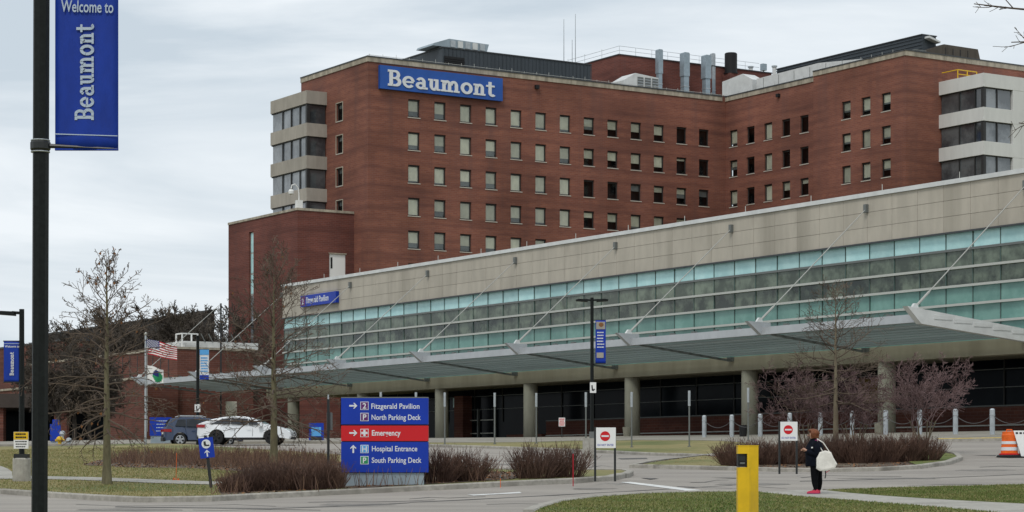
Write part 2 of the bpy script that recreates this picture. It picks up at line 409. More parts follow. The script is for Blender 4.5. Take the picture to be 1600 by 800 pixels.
M['frame_grey'] = mat('grey_aluminium', (.16, .17, .165), .5, metal=.2)
M['blind'] = mat('window_blind', (.70, .68, .57), .9, scale=1.5, var=.1, rnd=.22)
M['blind_grey'] = mat('grey_blind', (.20, .215, .22), .9, scale=1.5, var=.15, rnd=.2)
M['room'] = mat('dark_room', (.02, .02, .022), .9)
M['sill'] = mat('window_sill', (.50, .46, .40), .85)
M['cyan'] = glassy('frosted_cyan_glass', (.40, .66, .665), .22, 1.45, (.50, .76, .755), .7, .03)
M['vision'] = glassy('vision_glass', (.05, .066, .045), .04, 1.55, (.15, .185, .135), .6, .10)  # mottling painted into the colour imitates reflected bare trees
M['vision_low'] = glassy('lower_vision_glass', (.02, .03, .02), .04, 1.55, (.125, .155, .11), .65, .10)  # darker row, tree reflections again painted in as mottled colour
M['teal'] = glassy('teal_spandrel_glass', (.115, .25, .215), .12, 1.5, (.165, .32, .275), .6, .04)
M['bay_glass'] = glassy('bay_glass', (.035, .04, .045), .04, 1.7, (.10, .11, .115), .25, .03)
M['bay_glass_pale'] = glassy('pale_bay_glass', (.11, .125, .14), .05, 1.7, (.23, .25, .27), .3, .03)
M['lobby_glass'] = glassy('lobby_glass', (.005, .007, .010), .10, 1.10, (.011, .015, .019), .15, .02)
M['canopy_metal'] = mat('painted_steel', (.46, .48, .50), .4, scale=1.5, var=.06, metal=.2)
M['canopy_slat'] = mat('canopy_slat', (.235, .265, .268), .5, scale=.6, var=.15, stretch=(1, .1, 1))
M['canopy_deck'] = bpy.data.materials.new('canopy_glass'); M['canopy_deck'].use_nodes = True
_t = M['canopy_deck'].node_tree; _p = _t.nodes['Principled BSDF']; _p.inputs['Base Color'].default_value = (.44, .48, .48, 1); _p.inputs['Roughness'].default_value = .3
_tr = _t.nodes.new('ShaderNodeBsdfTranslucent'); _tr.inputs[0].default_value = (.66, .71, .715, 1); _mx = _t.nodes.new('ShaderNodeMixShader'); _mx.inputs[0].default_value = .22
_t.links.new(_tr.outputs[0], _mx.inputs[1]); _t.links.new(_p.outputs[0], _mx.inputs[2]); _t.links.new(_mx.outputs[0], _t.nodes['Material Output'].inputs[0])
M['canopy_slat'] = mat('canopy_slat', (.235, .265, .268), .5, scale=.6, var=.15, stretch=(1, .1, 1))
M['canopy_deck'] = bpy.data.materials.new('canopy_glass'); M['canopy_deck'].use_nodes = True
_t = M['canopy_deck'].node_tree; _p = _t.nodes['Principled BSDF']; _p.inputs['Base Color'].default_value = (.45, .5, .49, 1); _p.inputs['Roughness'].default_value = .3
_tr = _t.nodes.new('ShaderNodeBsdfTransparent'); _tr.inputs[0].default_value = (.72, .78, .76, 1); _mx = _t.nodes.new('ShaderNodeMixShader'); _mx.inputs[0].default_value = .35
_t.links.new(_tr.outputs[0], _mx.inputs[1]); _t.links.new(_p.outputs[0], _mx.inputs[2]); _t.links.new(_mx.outputs[0], _t.nodes['Material Output'].inputs[0])
M['mullion'] = mat('green_mullion', (.07, .11, .10), .5)
M['chain'] = mat('chain_steel', (.10, .10, .10), .6)
M['rod'] = mat('rod_grey', (.40, .40, .375), .5)
M['steel_dark'] = mat('dark_steel', (.012, .014, .014), .42, spec=.5)
M['black_post'] = mat('black_painted_post', (.007, .009, .0085), .55, scale=25, var=.35, spec=.22)
M['steel'] = mat('galvanised_steel', (.42, .45, .47), .45, scale=3, var=.12, metal=.4)
M['duct'] = mat('blue_grey_duct', (.30, .36, .40), .45, scale=1.2, var=.12, metal=.3)
M['white_metal'] = mat('white_metal', (.62, .63, .62), .5, scale=1.2, var=.08)
M['dark_clad'] = mat('dark_metal_cladding', (.045, .055, .065), .5, scale=1, var=.12, stretch=(3, 3, .1))
M['brown_clad'] = mat('brown_cladding', (.085, .073, .06), .8, scale=1, var=.2, stretch=(2, 2, .2))
M['black'] = mat('matt_black', (.012, .012, .013), .6)
M['roof_gravel'] = mat('flat_roof', (.25, .24, .22), .95, scale=3, var=.15)
M['white'] = mat('white_paint', (.78, .78, .76), .5)
M['sign_blue'] = mat('sign_blue', (.004, .036, .36), .45, spec=.3, scale=.7, var=.10)
M['tower_blue'] = mat('tower_sign_blue', (.012, .082, .36), .45, spec=.4, scale=.4, var=.08)
M['banner_blue'] = mat('banner_blue', (.004, .034, .30), .6, scale=4, var=.14, stretch=(1, 1, .4), bump=.25)
M['sign_red'] = mat('sign_red', (.58, .012, .018), .4)
M['letter_white'] = mat('letter_white', (.70, .72, .74), .5)
M['letter_grey'] = mat('banner_letter', (.44, .52, .62), .6)
M['purple'] = mat('sign_purple', (.12, .02, .14), .45)
M['sky_blue'] = mat('sign_light_blue', (.10, .35, .68), .45)
M['green'] = mat('sign_green', (.02, .25, .10), .45)
M['yellow'] = mat('post_yellow', (.74, .46, .012), .48, scale=3, var=.09, third=((.46, .30, .04), 5, (1, 1, .18), .52, .78))
M['orange'] = mat('barrel_orange', (.75, .13, .015), .5, scale=6, var=.12)
M['flag_red'] = mat('flag_red', (.42, .015, .03), .8)
M['flag_white'] = mat('flag_white', (.75, .74, .72), .8)
M['flag_blue'] = mat('flag_blue', (.02, .03, .16), .8)
M['bark'] = mat('bark', (.13, .105, .075), .95, scale=6, col2=(.20, .17, .115), stretch=(1, 1, .25), bump=.5)
M['bark_green'] = mat('mossy_bark', (.115, .10, .058), .95, scale=6, col2=(.19, .17, .10), stretch=(1, 1, .25), bump=.5)
M['twig'] = mat('twig', (.085, .062, .047), .95, scale=1.2, col2=(.15, .115, .085))
M['twig_far'] = mat('far_twig', (.055, .045, .037), .95, scale=.4, col2=(.095, .08, .065))
M['twig_brown'] = mat('brown_twig', (.075, .044, .034), .95, scale=2, col2=(.15, .088, .064))
M['twig_mauve'] = mat('mauve_twig', (.115, .072, .07), .95, scale=1.5, col2=(.215, .145, .142))
M['dead_leaf'] = mat('dead_leaf', (.22, .10, .04), .9)
M['straw'] = mat('dry_stalk', (.20, .125, .075), .95, scale=2, col2=(.12, .065, .045))
M['planter'] = mat('planter_concrete', (.20, .19, .15), .9, scale=4, var=.15)

# ------------------------------------------------------------------ ground, road, lawns, pavements, kerbs
def px(lst, off=0.0): return [ground(a, b, off) for a, b in lst]
mb = MB()
xs = sorted(set(np.concatenate([np.linspace(-4000, -100, 9), np.arange(-90, 91, 3.0), np.linspace(100, 4000, 9)]).tolist()))
ys = sorted(set(np.concatenate([np.linspace(-3000, -80, 7), np.arange(-60, 260, 3.0), np.linspace(270, 5000, 12)]).tolist()))
gx, gy = np.meshgrid(xs, ys); gxy = np.stack([gx.ravel(), gy.ravel()], 1)
inner = np.stack([np.clip(gxy[:, 0], -120, 120), np.clip(gxy[:, 1], -80, 300)], 1)
gz = hs(inner) - 0.03
mb.v = np.column_stack([gxy, gz]).tolist(); nx = len(xs)
for j in range(len(ys) - 1):
    for i in range(nx - 1):
        mb.f.append((j * nx + i, j * nx + i + 1, (j + 1) * nx + i + 1, (j + 1) * nx + i)); mb.m.append(0)
struct(mb.build('ground', M['grass_dry']))
struct(drape('road', [(-75, 34), (75, 34), (75, 100), (40, 122), (10, 140), (-25, 152), (-75, 150)], 0.004, M['asphalt'], 2.5))

lawn_front = [(-250, 767), (0, 772), (70, 777), (140, 781.5), (220, 785.5), (330, 784), (400, 780), (500, 775), (560, 772), (640, 768), (700, 765), (805, 759.5), (900, 755), (958, 751), (982, 746)]
lawn_back = [(989, 742), (978, 740), (930, 739.5), (870, 740), (800, 739), (720, 735), (650, 729), (530, 714), (430, 707), (330, 701), (220, 696), (100, 700), (0, 701), (-250, 702)]
lf, lb = px(lawn_front), px(lawn_back)
struct(drape('lawn', lf + lb, 0.12, M['grass_dry'], 1.6, .15))
kerb(lf + lb[:9], M['kerb'])
strip = px([(600, 696), (760, 701), (870, 705), (960, 709), (1060, 713), (1125, 716.5), (1165, 716), (1180, 710), (1180, 697), (1125, 692.5), (1000, 691), (900, 692), (760, 695), (640, 694)])
struct(drape('grass_strip', strip, 0.12, M['grass_dry'], 1.5, .15)); kerb(strip[:9], M['kerb'])
isl = px([(984, 731.5), (1060, 733), (1130, 735), (1220, 737.5), (1300, 738), (1380, 736), (1440, 732.5), (1485, 726), (1504, 719), (1497, 713), (1470, 708), (1430, 704), (1300, 700), (1180, 704), (1100, 715), (1010, 726)])
struct(drape('planting_island', isl, 0.10, M['mulch'], 1.2, .15)); kerb(isl + isl[:2], M['kerb'])
tipg = px([(1000, 726.5), (1060, 727.5), (1128, 729), (1150, 727), (1128, 716), (1100, 712), (1020, 722)], .12)
struct(drape('dry_verge', tipg, 0.125, M['grass_dry'], 1.5))
tipg = px([(1436, 727.5), (1482, 721), (1498, 714.5), (1492, 710), (1466, 705.5), (1450, 712), (1420, 722)], .12)
struct(drape('leafy_verge', tipg, 0.125, M['grass_green'], 1.5))
# pavement in front of the pavilion, its kerb painted yellow at the right
plz = px([(600, 694.5), (760, 695), (900, 692), (1000, 691), (1125, 692), (1180, 697), (1300, 694), (1420, 691.5), (1465, 690.5), (1530, 689.5), (1600, 688.5), (1720, 687)])
U = Vector((-.5362, .8441)); V = Vector((.8441, .5362))
far = [Vector((60, 118)), Vector((-60, 225)), Vector((-62, 150)), Vector((-40, 132))]
struct(drape('pavement', plz + far, 0.14, M['pavement'], 2.5, .15))
kerb(plz[5:9], M['kerb']); kerb(plz[8:], M['kerb'], .17, .45, mtop=M['kerb_yellow'])
lawnb = px([(834, 808), (850, 800), (880, 790), (930, 783), (1010, 777), (1100, 774.5), (1186, 774), (1340, 789), (1498, 803), (1600, 814), (1700, 850), (800, 850)])
struct(drape('front_lawn', lawnb, 0.10, M['grass_green'], 1.2, .12)); kerb(lawnb[:7], M['kerb'], .14)
lawnr = px([(1292, 771), (1400, 767.5), (1600, 762.5), (1800, 758), (1800, 806), (1600, 793)])
struct(drape('side_lawn', lawnr, 0.10, M['grass_green'], 1.2, .12)); kerb(lawnr[:4], M['kerb'], .12)
path = px([(1186, 774), (1245, 770.5), (1292, 771), (1600, 793), (1800, 806), (1800, 845), (1600, 814), (1498, 803), (1340, 789)])
struct(drape('footpath', path, 0.085, M['concrete'], 1.5, .1))
walk = px([(-250, 741), (20, 743.5), (140, 746), (260, 750.5), (395, 755), (395, 759), (260, 756), (140, 751), (60, 749), (-250, 748)], .12)
struct(drape('footpath', walk, 0.135, M['concrete'], 1.5))
ramp = px([(-120, 728), (2, 729), (12, 733), (19, 738), (19, 744), (-120, 742)], .12)
struct(drape('footpath', ramp, 0.14, M['concrete'], 1.5))
bed = px([(128, 727), (150, 720), (190, 714), (260, 712), (380, 714), (530, 722), (640, 730), (720, 735), (800, 738), (870, 738), (800, 749), (700, 755), (560, 763), (450, 769), (345, 774), (335, 750), (390, 738), (300, 732), (200, 731)], .12)
struct(drape('mulch_bed', bed, 0.13, M['mulch'], 1.3))
# painted marks and patches on the road
def mark(name, lst, m, off=0.012): return struct(drape(name, px(lst), off, m, 1.5))
mark('road_marking', [(968, 754), (985, 753.5), (1100, 767), (1080, 768.5)], M['paint_white'])
mark('road_marking', [(730, 773.5), (778, 771.5), (812, 769), (815, 771), (780, 772.8), (740, 775)], M['paint_white'])
mark('gutter', [(1186, 771.2), (1300, 767.6), (1600, 758.5), (1700, 755.5), (1700, 753.5), (1600, 756.5), (1300, 765.6), (1186, 769)], M['kerb'])
M['patch'] = mat('dark_patch', (.10, .097, .093), .9, scale=5, var=.2)
for q in ([(1000, 747), (1030, 748), (1016, 749.2)], [(1110, 746.6), (1150, 747), (1150, 748)], [(1518, 712), (1556, 711.5), (1556, 712.6)],
          [(965, 716.5), (1010, 715.5), (1012, 717.5), (970, 718.2)], [(1045, 721), (1085, 720), (1090, 721.6), (1050, 722.4)]):
    mark('road_patch', q, M['patch'])
M['seam'] = mat('tar_seam', (.06, .058, .056), .7)
for q in ([(640, 785), (900, 772), (1150, 758), (1150, 758.5), (900, 772.7), (640, 785.8)], [(1250, 752), (1420, 748), (1600, 741), (1600, 741.5), (1420, 748.5), (1250, 752.6)],
          [(560, 706), (720, 716), (900, 725), (900, 725.5), (720, 716.6), (560, 706.6)], [(180, 792), (420, 795), (640, 786), (640, 786.6), (420, 795.8), (180, 793)]):
    mark('tar_seam', q, M['seam'], .010)

rk = random.Random(21)
for (cx_, cy_, dx_, n_) in ((120, 790, 62, 6), (480, 783, 50, 5), (760, 788, 45, 5), (1060, 762, 42, 5), (1420, 757, 55, 4), (640, 752 + 26, 30, 5), (1530, 728, 38, 4), (1250, 745, 40, 5), (720, 722, 40, 4), (880, 730, 30, 4), (1080, 752, 20, 4), (300, 798, 40, 6)):
    up_ = [(cx_ + dx_ * i, cy_ + rk.uniform(-2.2, 2.2)) for i in range(n_)]
    mark('road_crack', up_ + [(a + rk.uniform(-4, 4), b + rk.uniform(.25, .55)) for a, b in up_[::-1]], M['seam'], .010)
M['stain'] = mat('oil_stain', (.15, .138, .124), .8, scale=2.5, col2=(.24, .22, .195))
for (cx_, cy_, rx_, ry_) in ((560, 789, 60, 2.2), (930, 764, 36, 1.4), (1180, 757, 70, 1.6), (1390, 748, 80, 1.5), (800, 726, 50, 1.4), (1540, 735, 46, 1.4), (200, 797, 90, 2)):
    mark('road_stain', [(cx_ + rx_ * rk.uniform(.75, 1.1) * math.cos(R(a * 20)), cy_ + ry_ * rk.uniform(.7, 1.2) * math.sin(R(a * 20))) for a in range(18)], M['stain'], .008)

# ------------------------------------------------------------------ hospital tower
RB = math.atan2(.5362, .8441)      # building axes: x runs right along the fronts, y away from the camera
ZB = 3.6
T0 = Vector((-16.68, 255.0, ZB))
tower = thing('hospital_tower', 'tall red brick hospital block with rows of small dark-framed windows and concrete corner bays', 'hospital building', T0, RB)
TOP = 45.7; TOP2 = 46.2
ROW = [41.3 - 3.85 * k for k in range(7)]     # window heads
WW, WH = 1.56, 2.12
cols_f = [6.14 - WW / 2 + 3.555 * k for k in range(13)]
hf = [(c, c + WW, ROW[r] - WH, ROW[r]) for r in range(6) for k, c in enumerate(cols_f) if (r < 4 or k < 7 - 3 * (r - 4))]
cols_w = [-1.61, -5.1, -8.6, -12.1, -15.6]
hw = [(c - WW / 2, c + WW / 2, ROW[r] - WH, ROW[r]) for r in range(4) for c in cols_w]
cols_p = [-23.9, -27.4, -30.9]
hp = [(c - WW / 2, c + WW / 2, ROW[r] + .5 - WH, ROW[r] + .5) for r in range(3) for c in cols_p]
hl = [(7.0 - WW / 2, 7.0 + WW / 2, ROW[r] - WH, ROW[r]) for r in range(5)]
XW, XP = 52.3, 51.8
mb = MB()
holed(mb, lambda u, z, d: (u, d, z), 0, XW, 0, TOP, hf, .35)
holed(mb, lambda u, z, d: (XW + d, u, z), -17.9, 0, 0, TOP, hw, .35)
holed(mb, lambda u, z, d: (XP + d, u, z), -34.2, -17.9, 0, TOP2, hp, .35)
mb.face([(XP, -17.9, 0), (XW, -17.9, 0), (XW, -17.9, TOP2), (XP, -17.9, TOP2)])
holed(mb, lambda u, z, d: (d, u, z), 0, 17, 0, TOP, hl, .35)
mb.face([(XP, -34.2, 0), (XP + 30, -34.2, 0), (XP + 30, -34.2, TOP2), (XP, -34.2, TOP2)])
mb.face([(0, 17, 0), (0, 17, TOP), (60, 17, TOP), (60, 17, 0)])
mb.face([(XP + 30, -34.2, 0), (XP + 30, 17, 0), (XP + 30, 17, TOP2), (XP + 30, -34.2, TOP2)])
mb.build('wall', M['brick_tower'], tower)
mb = MB(); mb.box(1.2, XW + 1, 1.2, 1.3, 2, TOP - 1); mb.box(XW + 1.2, XW + 1.3, -33, 0, 2, TOP - 1); mb.box(1.2, 1.3, 1.3, 16, 2, TOP - 1)
mb.build('interior', M['room'], tower)
mb = MB(); mb.face([(0, 0, TOP - .6), (XW, 0, TOP - .6), (XW, -34.2, TOP - .6), (XP + 30, -34.2, TOP - .6), (XP + 30, 17, TOP - .6), (0, 17, TOP - .6)])
mb.build('roof', M['roof_gravel'], tower)
for nm, m_, a, b, e in (('parapet_coping', M['coping'], -.55, 0, .10), ('roof_flashing', M['flashing'], 0, .13, .16)):
    mb = MB()
    mb.box(-e, XW - e - .5, -e, .5, TOP + a, TOP + b); mb.box(-e, .5, .5, 17, TOP + a, TOP + b)
    mb.box(XW - e, XW + .5, -17.9 + .2, .5, TOP + a, TOP + b)
    mb.box(XP - e, XP + .5, -33.7, -17.9, TOP2 + a, TOP2 + b); mb.box(XP - e, XP + 30, -34.2 - e, -33.7, TOP2 + a, TOP2 + b)
    mb.build(nm, m_, tower)
# thin lightning rods and cable along the roof edge
mb = MB()
for k in range(30):
    x = .3 + k * 1.78; mb.tube([(x, .2, TOP + .1), (x, .2, TOP + .42 + .1 * (k % 3))], .025, 4)
for k in range(18):
    y = -.4 - k * 1.85; xx = (XW if y > -17.9 else XP) + .2; mb.tube([(xx, y, TOP + .1), (xx, y, (TOP if y > -17.9 else TOP2) + .5)], .03, 4)
mb.tube([(.2, .25, TOP + .3), (XW, .25, TOP + .3)], .025, 4)
mb.build('lightning_rod', M['frame_light'], tower)

def clear_glass():
    m = bpy.data.materials.new('clear_glass'); m.use_nodes = True; t = m.node_tree; t.nodes.clear(); n = t.nodes.new; l = t.links.new
    o = n('ShaderNodeOutputMaterial'); tr = n('ShaderNodeBsdfTransparent'); tr.inputs[0].default_value = (.92, .94, .92, 1)
    gl = n('ShaderNodeBsdfGlossy'); gl.inputs['Roughness'].default_value = .03
    lw = n('ShaderNodeLayerWeight'); lw.inputs[0].default_value = .22
    mr = n('ShaderNodeMapRange'); mr.inputs[3].default_value = .04; mr.inputs[4].default_value = .8; l(lw.outputs['Fresnel'], mr.inputs[0])
    mx = n('ShaderNodeMixShader'); l(mr.outputs[0], mx.inputs[0]); l(tr.outputs[0], mx.inputs[1]); l(gl.outputs[0], mx.inputs[2]); l(mx.outputs[0], o.inputs[0])
    return m
M['clear'] = clear_glass()
fw = .13
wmb = MB(); wmb.box(0, fw, 0, .1, 0, WH); wmb.box(WW - fw, WW, 0, .1, 0, WH); wmb.box(fw, WW - fw, 0, .1, 0, fw); wmb.box(fw, WW - fw, 0, .1, WH - fw - .06, WH)
W_ME = wmb.mesh('window', M['frame_dark'])
pmb = MB(); pmb.face([(fw, .05, fw), (WW - fw, .05, fw), (WW - fw, .05, WH - fw), (fw, .05, WH - fw)]); P_ME = pmb.mesh('pane', M['clear'])
def blind_me(m): b = MB(); b.box(fw * .5, WW - fw * .5, .13, .15, -1, 0); return b.mesh('blind', m)
B_ME, BG_ME = blind_me(M['blind']), blind_me(M['blind_grey'])
smb = MB(); smb.box(-.08, WW + .08, -.26, .0, -.10, -.003); S_ME = smb.mesh('sill', M['sill'])
rw = random.Random(5)
def window(par, x, y, z, rz, drop, grey):
    o = link('window', W_ME, par, (x, y, z), rz); link('pane', P_ME, o); link('sill', S_ME, o)
    if drop > .05:
        b = link('blind', B_ME, o, (0, 0, WH - .12)); b.scale = (1, 1, (WH - .2) * drop)
    if grey > .05 and drop < .95:
        b = link('blind', BG_ME, o, (0, .03, WH - .12 - (WH - .2) * drop)); b.scale = (1, 1, (WH - .2) * (1 - drop) * grey)
for i, (a, b, c, d) in enumerate(hf):
    k = min(range(13), key=lambda q: abs(cols_f[q] - a)); full = k < 7
    if full: dr = rw.choice((.62, .64, .68, .72, .9, .66)) if rw.random() < .85 else 1
    else: dr = rw.choice((.35, .5, .15, .55, .6, .7, .0, .45))
    if k == 12: dr = 0
    if k in (4, 5, 6) and full: dr = rw.choice((.88, .9, 1, .85, .7))
    window(tower, a, .2, c, 0, dr, 1 if full else rw.choice((0, 0, .4)))
for i, (a, b, c, d) in enumerate(hw):
    col = i % 5; window(tower, XW + .2, b, c, -math.pi / 2, (.8, 0, .95, 0, 0)[col] if rw.random() < .85 else rw.random() * .6, .3 if col in (0, 2) else 0)
for i, (a, b, c, d) in enumerate(hp):
    window(tower, XP + .2, b, c, -math.pi / 2, (.5, .7, .5, .45, 1, .6, .95, .85, .5)[i], .2)
for i, (a, b, c, d) in enumerate(hl):
    window(tower, .2, b, c, -math.pi / 2, 0, .25)
    mb = MB(); mb.box(-.05, -.003, a - .13, a, c - .1, d + .1); mb.box(-.05, -.003, b, b + .13, c - .1, d + .1); mb.box(-.05, -.003, a, b, d, d + .1); mb.build('window_trim', M['coping'], tower)

def bay(par, x0, x1, y0, y1, nb, mp, sash_x, sash_y, glass, glass2, solid_to=None):
    """corner bay: alternating concrete bands and window bands on its left (x0) and front (y0) faces"""
    ztop = 43.05; per = 3.87; ch = 1.55
    xe = solid_to or x1
    for k in range(nb):
        zt = ztop - per * k
        MB().box(x0, xe, y0, y1, zt - ch, zt).build('concrete_band', mp, par)
        zl = zt - per; zh = zt - ch
        mb = MB(); e = .12
        mb.box(x0 + .5, x1 + .05, y0 + .5, y1, zl, zh, 1)
        for yy in sash_y: mb.box(x0 + .12, x0 + .5, yy - .07, yy + .07, zl, zh)
        for xx in sash_x: mb.box(xx - .07, xx + .07, y0 + .12, y0 + .5, zl, zh)
        mb.box(x0 + .1, x0 + .5, y0 + .1, y0 + .5, zl, zh)
        mb.box(x0 + .14, x0 + .5, y0 + .5, y1, zh - .12, zh - .002); mb.box(x0 + .5, x1, y0 + .14, y0 + .5, zh - .12, zh - .002)
        wb = mb.build('window_band', [M['frame_dark'], M['room']], par)
        ys_ = [y0 + .5] + list(sash_y) + [y1 - .1]
        for a, b in zip(ys_, ys_[1:]):
            q = MB(); q.box(x0 + .26, x0 + .3, a + .07, b - .07, zl + .003, zh - .122); q.build('pane', glass, wb)
        xs_ = [x0 + .5] + list(sash_x) + [x1 - .05]
        for a, b in zip(xs_, xs_[1:]):
            q = MB(); q.box(a + .07, b - .07, y0 + .26, y0 + .3, zl + .003, zh - .122); q.build('pane', glass2, wb)
        if solid_to: MB().box(x1 + .06, xe, y0 + .02, y1, zl + .002, zh - .002).build('concrete_pier', mp, par)
bay(tower, -2.73, 0, 10.2, 19.9, 4, M['panel_left'], (), (12.3, 14.6, 16.9), M['bay_glass_pale'], M['bay_glass'])
bay(tower, 57.0, 61.6, -41.45, -34.2, 4, M['panel_white'], (59.3,), (-39.9, -37.4), M['bay_glass'], M['bay_glass_pale'], 76)
MB().box(52.4, 57, -34.25, -34.2, 0, .5).build('wall_base', M['brick_tower'], tower)
# yellow guard rail on the bay roof
mb = MB()
for x in (57.3, 58.8, 60.3): mb.tube([(x, -37, 43.05), (x, -37, 44.1)], .06, 5)
mb.tube([(57.3, -37, 44.1), (60.3, -37, 44.1)], .06, 5); mb.tube([(57.3, -37, 43.6), (60.3, -37, 43.6)], .05, 5); mb.tube([(57.3, -37, 44.1), (57.3, -34.4, 44.1)], .06, 5)
g_ = mb.build('guard_rail', M['yellow'], None, T0, RB); tag(g_, 'yellow tube guard rail on the roof of the white concrete corner bay', 'guard rail')

def loc(x, y, z=0): return T0 + U.to_3d() * y + V.to_3d() * x + Vector((0, 0, z))
def on_roof(pxx, y):            # local x on the line y behind the front face seen at picture column pxx
    k = (pxx - 800) / F; return (k * (T0.y + .8441 * y) - T0.x + .5362 * y) / (.8441 - .5362 * k)
# rooftop plant: dark metal penthouse, brick penthouse
pent = thing('metal_penthouse', 'dark blue-grey metal penthouse on the roof behind the big blue name sign', 'rooftop penthouse', T0 + Vector((0, 0, TOP - .5)), RB)
mb = MB(); mb.box(13.0, 34.7, 5, 15, 0, 3.7)
for k in range(40):
    x = 13.3 + k * .55; mb.box(x, x + .06, 4.95, 5, 0, 3.7)
mb.build('cladding', M['dark_clad'], pent)
MB().box(12.9, 34.8, 4.9, 15.1, 3.7, 3.82).build('roof_edge', M['flashing'], pent)
mb = MB()
mb.box(13.2, 16.0, 4.86, 4.94, .6, 2.7)
for k in range(8): mb.box(13.2, 16.0, 4.80, 4.86, .65 + k * .25, .72 + k * .25)
mb.build('louvre', M['black'], pent)
ct = thing('cooling_unit', 'silver slatted cooling unit with sloping end on top of the dark penthouse', 'cooling unit', T0 + Vector((0, 0, TOP + 3.32)), RB)
cx0, cx1, cx2, cx3 = [on_roof(q, 5.6) for q in (676, 702, 764, 761)]
mb = MB(); mb.prism([(cx0, .15), (cx3, .15), (cx2, 1.05), (cx1, 1.18), (cx0 + .2, .45)], lambda a, b, d: (a, 5.6 + d, b), 0, 4); mb.build('casing', M['duct'], ct)
for k in range(5): MB().box(cx1 + .15 + k * 1.05, cx1 + .85 + k * 1.05, 5.5, 5.59, .20, 1.0).build('panel', M['white_metal'] if k % 2 else M['steel'], ct)
bp = thing('brick_penthouse', 'red brick plant room with a roof railing behind the steel stacks', 'rooftop penthouse', T0 + Vector((0, 0, TOP - .5)), RB)
mb = MB(); mb.box(42.6, 68, 10, 26, 0, 6.6); mb.build('wall', M['brick_annex'], bp)
MB().box(42.5, 68.1, 9.9, 26.1, 6.6, 6.72).build('coping', M['flashing'], bp)
for x in (46.3, 51.8, 56.2): MB().box(x, x + 3.0, 9.93, 9.99, .5, 2.9).build('louvre', M['frame_grey'], bp)
for k in range(9): MB().tube([(42.8 + k * 2.6, 10.2, 6.7), (42.8 + k * 2.6, 10.2, 7.8)], .03, 4).build('rail_post', M['steel'], bp)
for k in range(1, 4): MB().tube([(42.8, 10.2 + k * 4, 6.7), (42.8, 10.2 + k * 4, 8.0)], .03, 4).build('rail_post', M['steel'], bp)
for z in (7.25, 7.8): MB().tube([(42.8, 22.2, z), (42.8, 10.2, z), (66, 10.2, z)], .025, 4).build('rail', M['steel'], bp)
for k, (x, z) in enumerate(((44.6, 3.7), (54.7, 2.0))): tag(MB().lathe([(.02, 0), (.28, .05), (.3, .25), (.02, .4)], 10, (x, 9.7, z)).build('wall_lamp', M['white'], None, T0 + Vector((0, 0, TOP - .5)), RB),
    ('white lamp high on the brick plant room, nearest its left corner' if k == 0 else 'white lamp low on the brick plant room between two steel stacks'), 'lamp')
def zpx(py, x, y): return EYE + (HZ - py) / F * loc(x, y).y - ZB
for k, (pxx, y, yt, w0, w1, lab) in enumerate(((1030, 8.6, 79, .36, .29, 'slim blue-grey steel exhaust stack, leftmost on the roof'), (1070, 8.2, 84, .47, .40, 'blue-grey steel exhaust stack with a wide head, second from the left'),
        (1103.5, 8.0, 88, .49, .38, 'thick blue-grey steel exhaust stack with a pale duct close behind it'), (1113.5, 10.2, 85, .27, .27, 'pale steel duct standing close behind the third stack'))):
    x = on_roof(pxx, y); zt = zpx(yt, x, y); s = thing('exhaust_stack', lab, 'exhaust stack', loc(x, y, TOP - .6), RB, 'steel stacks on the hospital roof')
    zt -= TOP - .6; hh = zt * .40
    MB().box(-w1, w1, -w1, w1, 0, zt - hh).build('flue', M['duct'], s, smooth=False)
    MB().prism([(-w0, 0), (w0, 0), (w0, hh), (w0 * .7, hh + .12), (-w0 * .7, hh + .12), (-w0, hh)], lambda a, b, d: (a, d, zt - hh + b), -w0, w0).build('stack_head', M['duct'] if k != 3 else M['steel'], s)
    for z in (zt * .2, zt * .42): MB().box(-w1 - .04, w1 + .04, -w1 - .04, w1 + .04, z - .05, z + .05).build('collar', M['steel'], s)
x = on_roof(1142, 9); s = thing('black_stack', 'fat black rooftop chimney to the right of the steel stacks', 'chimney', loc(x, 9, TOP - .6), RB)
zt = zpx(83, x, 9) - TOP + .6; zb_ = zpx(114, x, 9) - TOP + .6
MB().lathe([(.84, zb_), (.84, zt - .1), (.74, zt)], 18).build('chimney_shell', M['black'], s); MB().lathe([(.98, zb_ - .15), (.98, zb_ - .002)], 18).build('chimney_base', M['black'], s)
MB().box(-.8, .8, -.8, .8, 0, zb_ - .16).build('chimney_stand', M['brick_annex'], s)
for k, (pxx, y, z0, z1) in enumerate(((1173, 12, 106, 118), (1193, 12, 100, 118), (1210, 13, 105, 116))):
    x = on_roof(pxx, y); s = thing('roof_vent', ('thin white vent pipe just right of the white duct hood', 'short mast carrying a grey box on the roof right of the black chimney', 'small pale vent above the left end of the dark roof screen')[k], 'roof vent', loc(x, y, TOP - .5), RB)
    zt = zpx(z0, x, y) - TOP + .5
    MB().tube([(0, 0, 0), (0, 0, zt)], .28 if k != 1 else .08, 8).build('pipe', M['white_metal'] if k != 1 else M['frame_grey'], s)
    (MB().box(-.35, .35, -.3, .3, zt - .9, zt) if k == 1 else MB().lathe([(.4, zt), (.4, zt + .2)], 8)).build('cap', M['steel'] if k != 1 else M['duct'], s)
ah = thing('air_handler', 'white rooftop air unit with dark louvres at the roof edge left of the stacks', 'air handling unit', loc(on_roof(975, 3.5), 3.5, TOP - .5), RB)
mb = MB(); mb.prism([(0, 0), (5.4, 0), (5.4, 2.75), (1.8, 3.05), (0, 2.0)], lambda a, b, d: (a, d, b), 0, 3); mb.build('casing', M['white_metal'], ah)
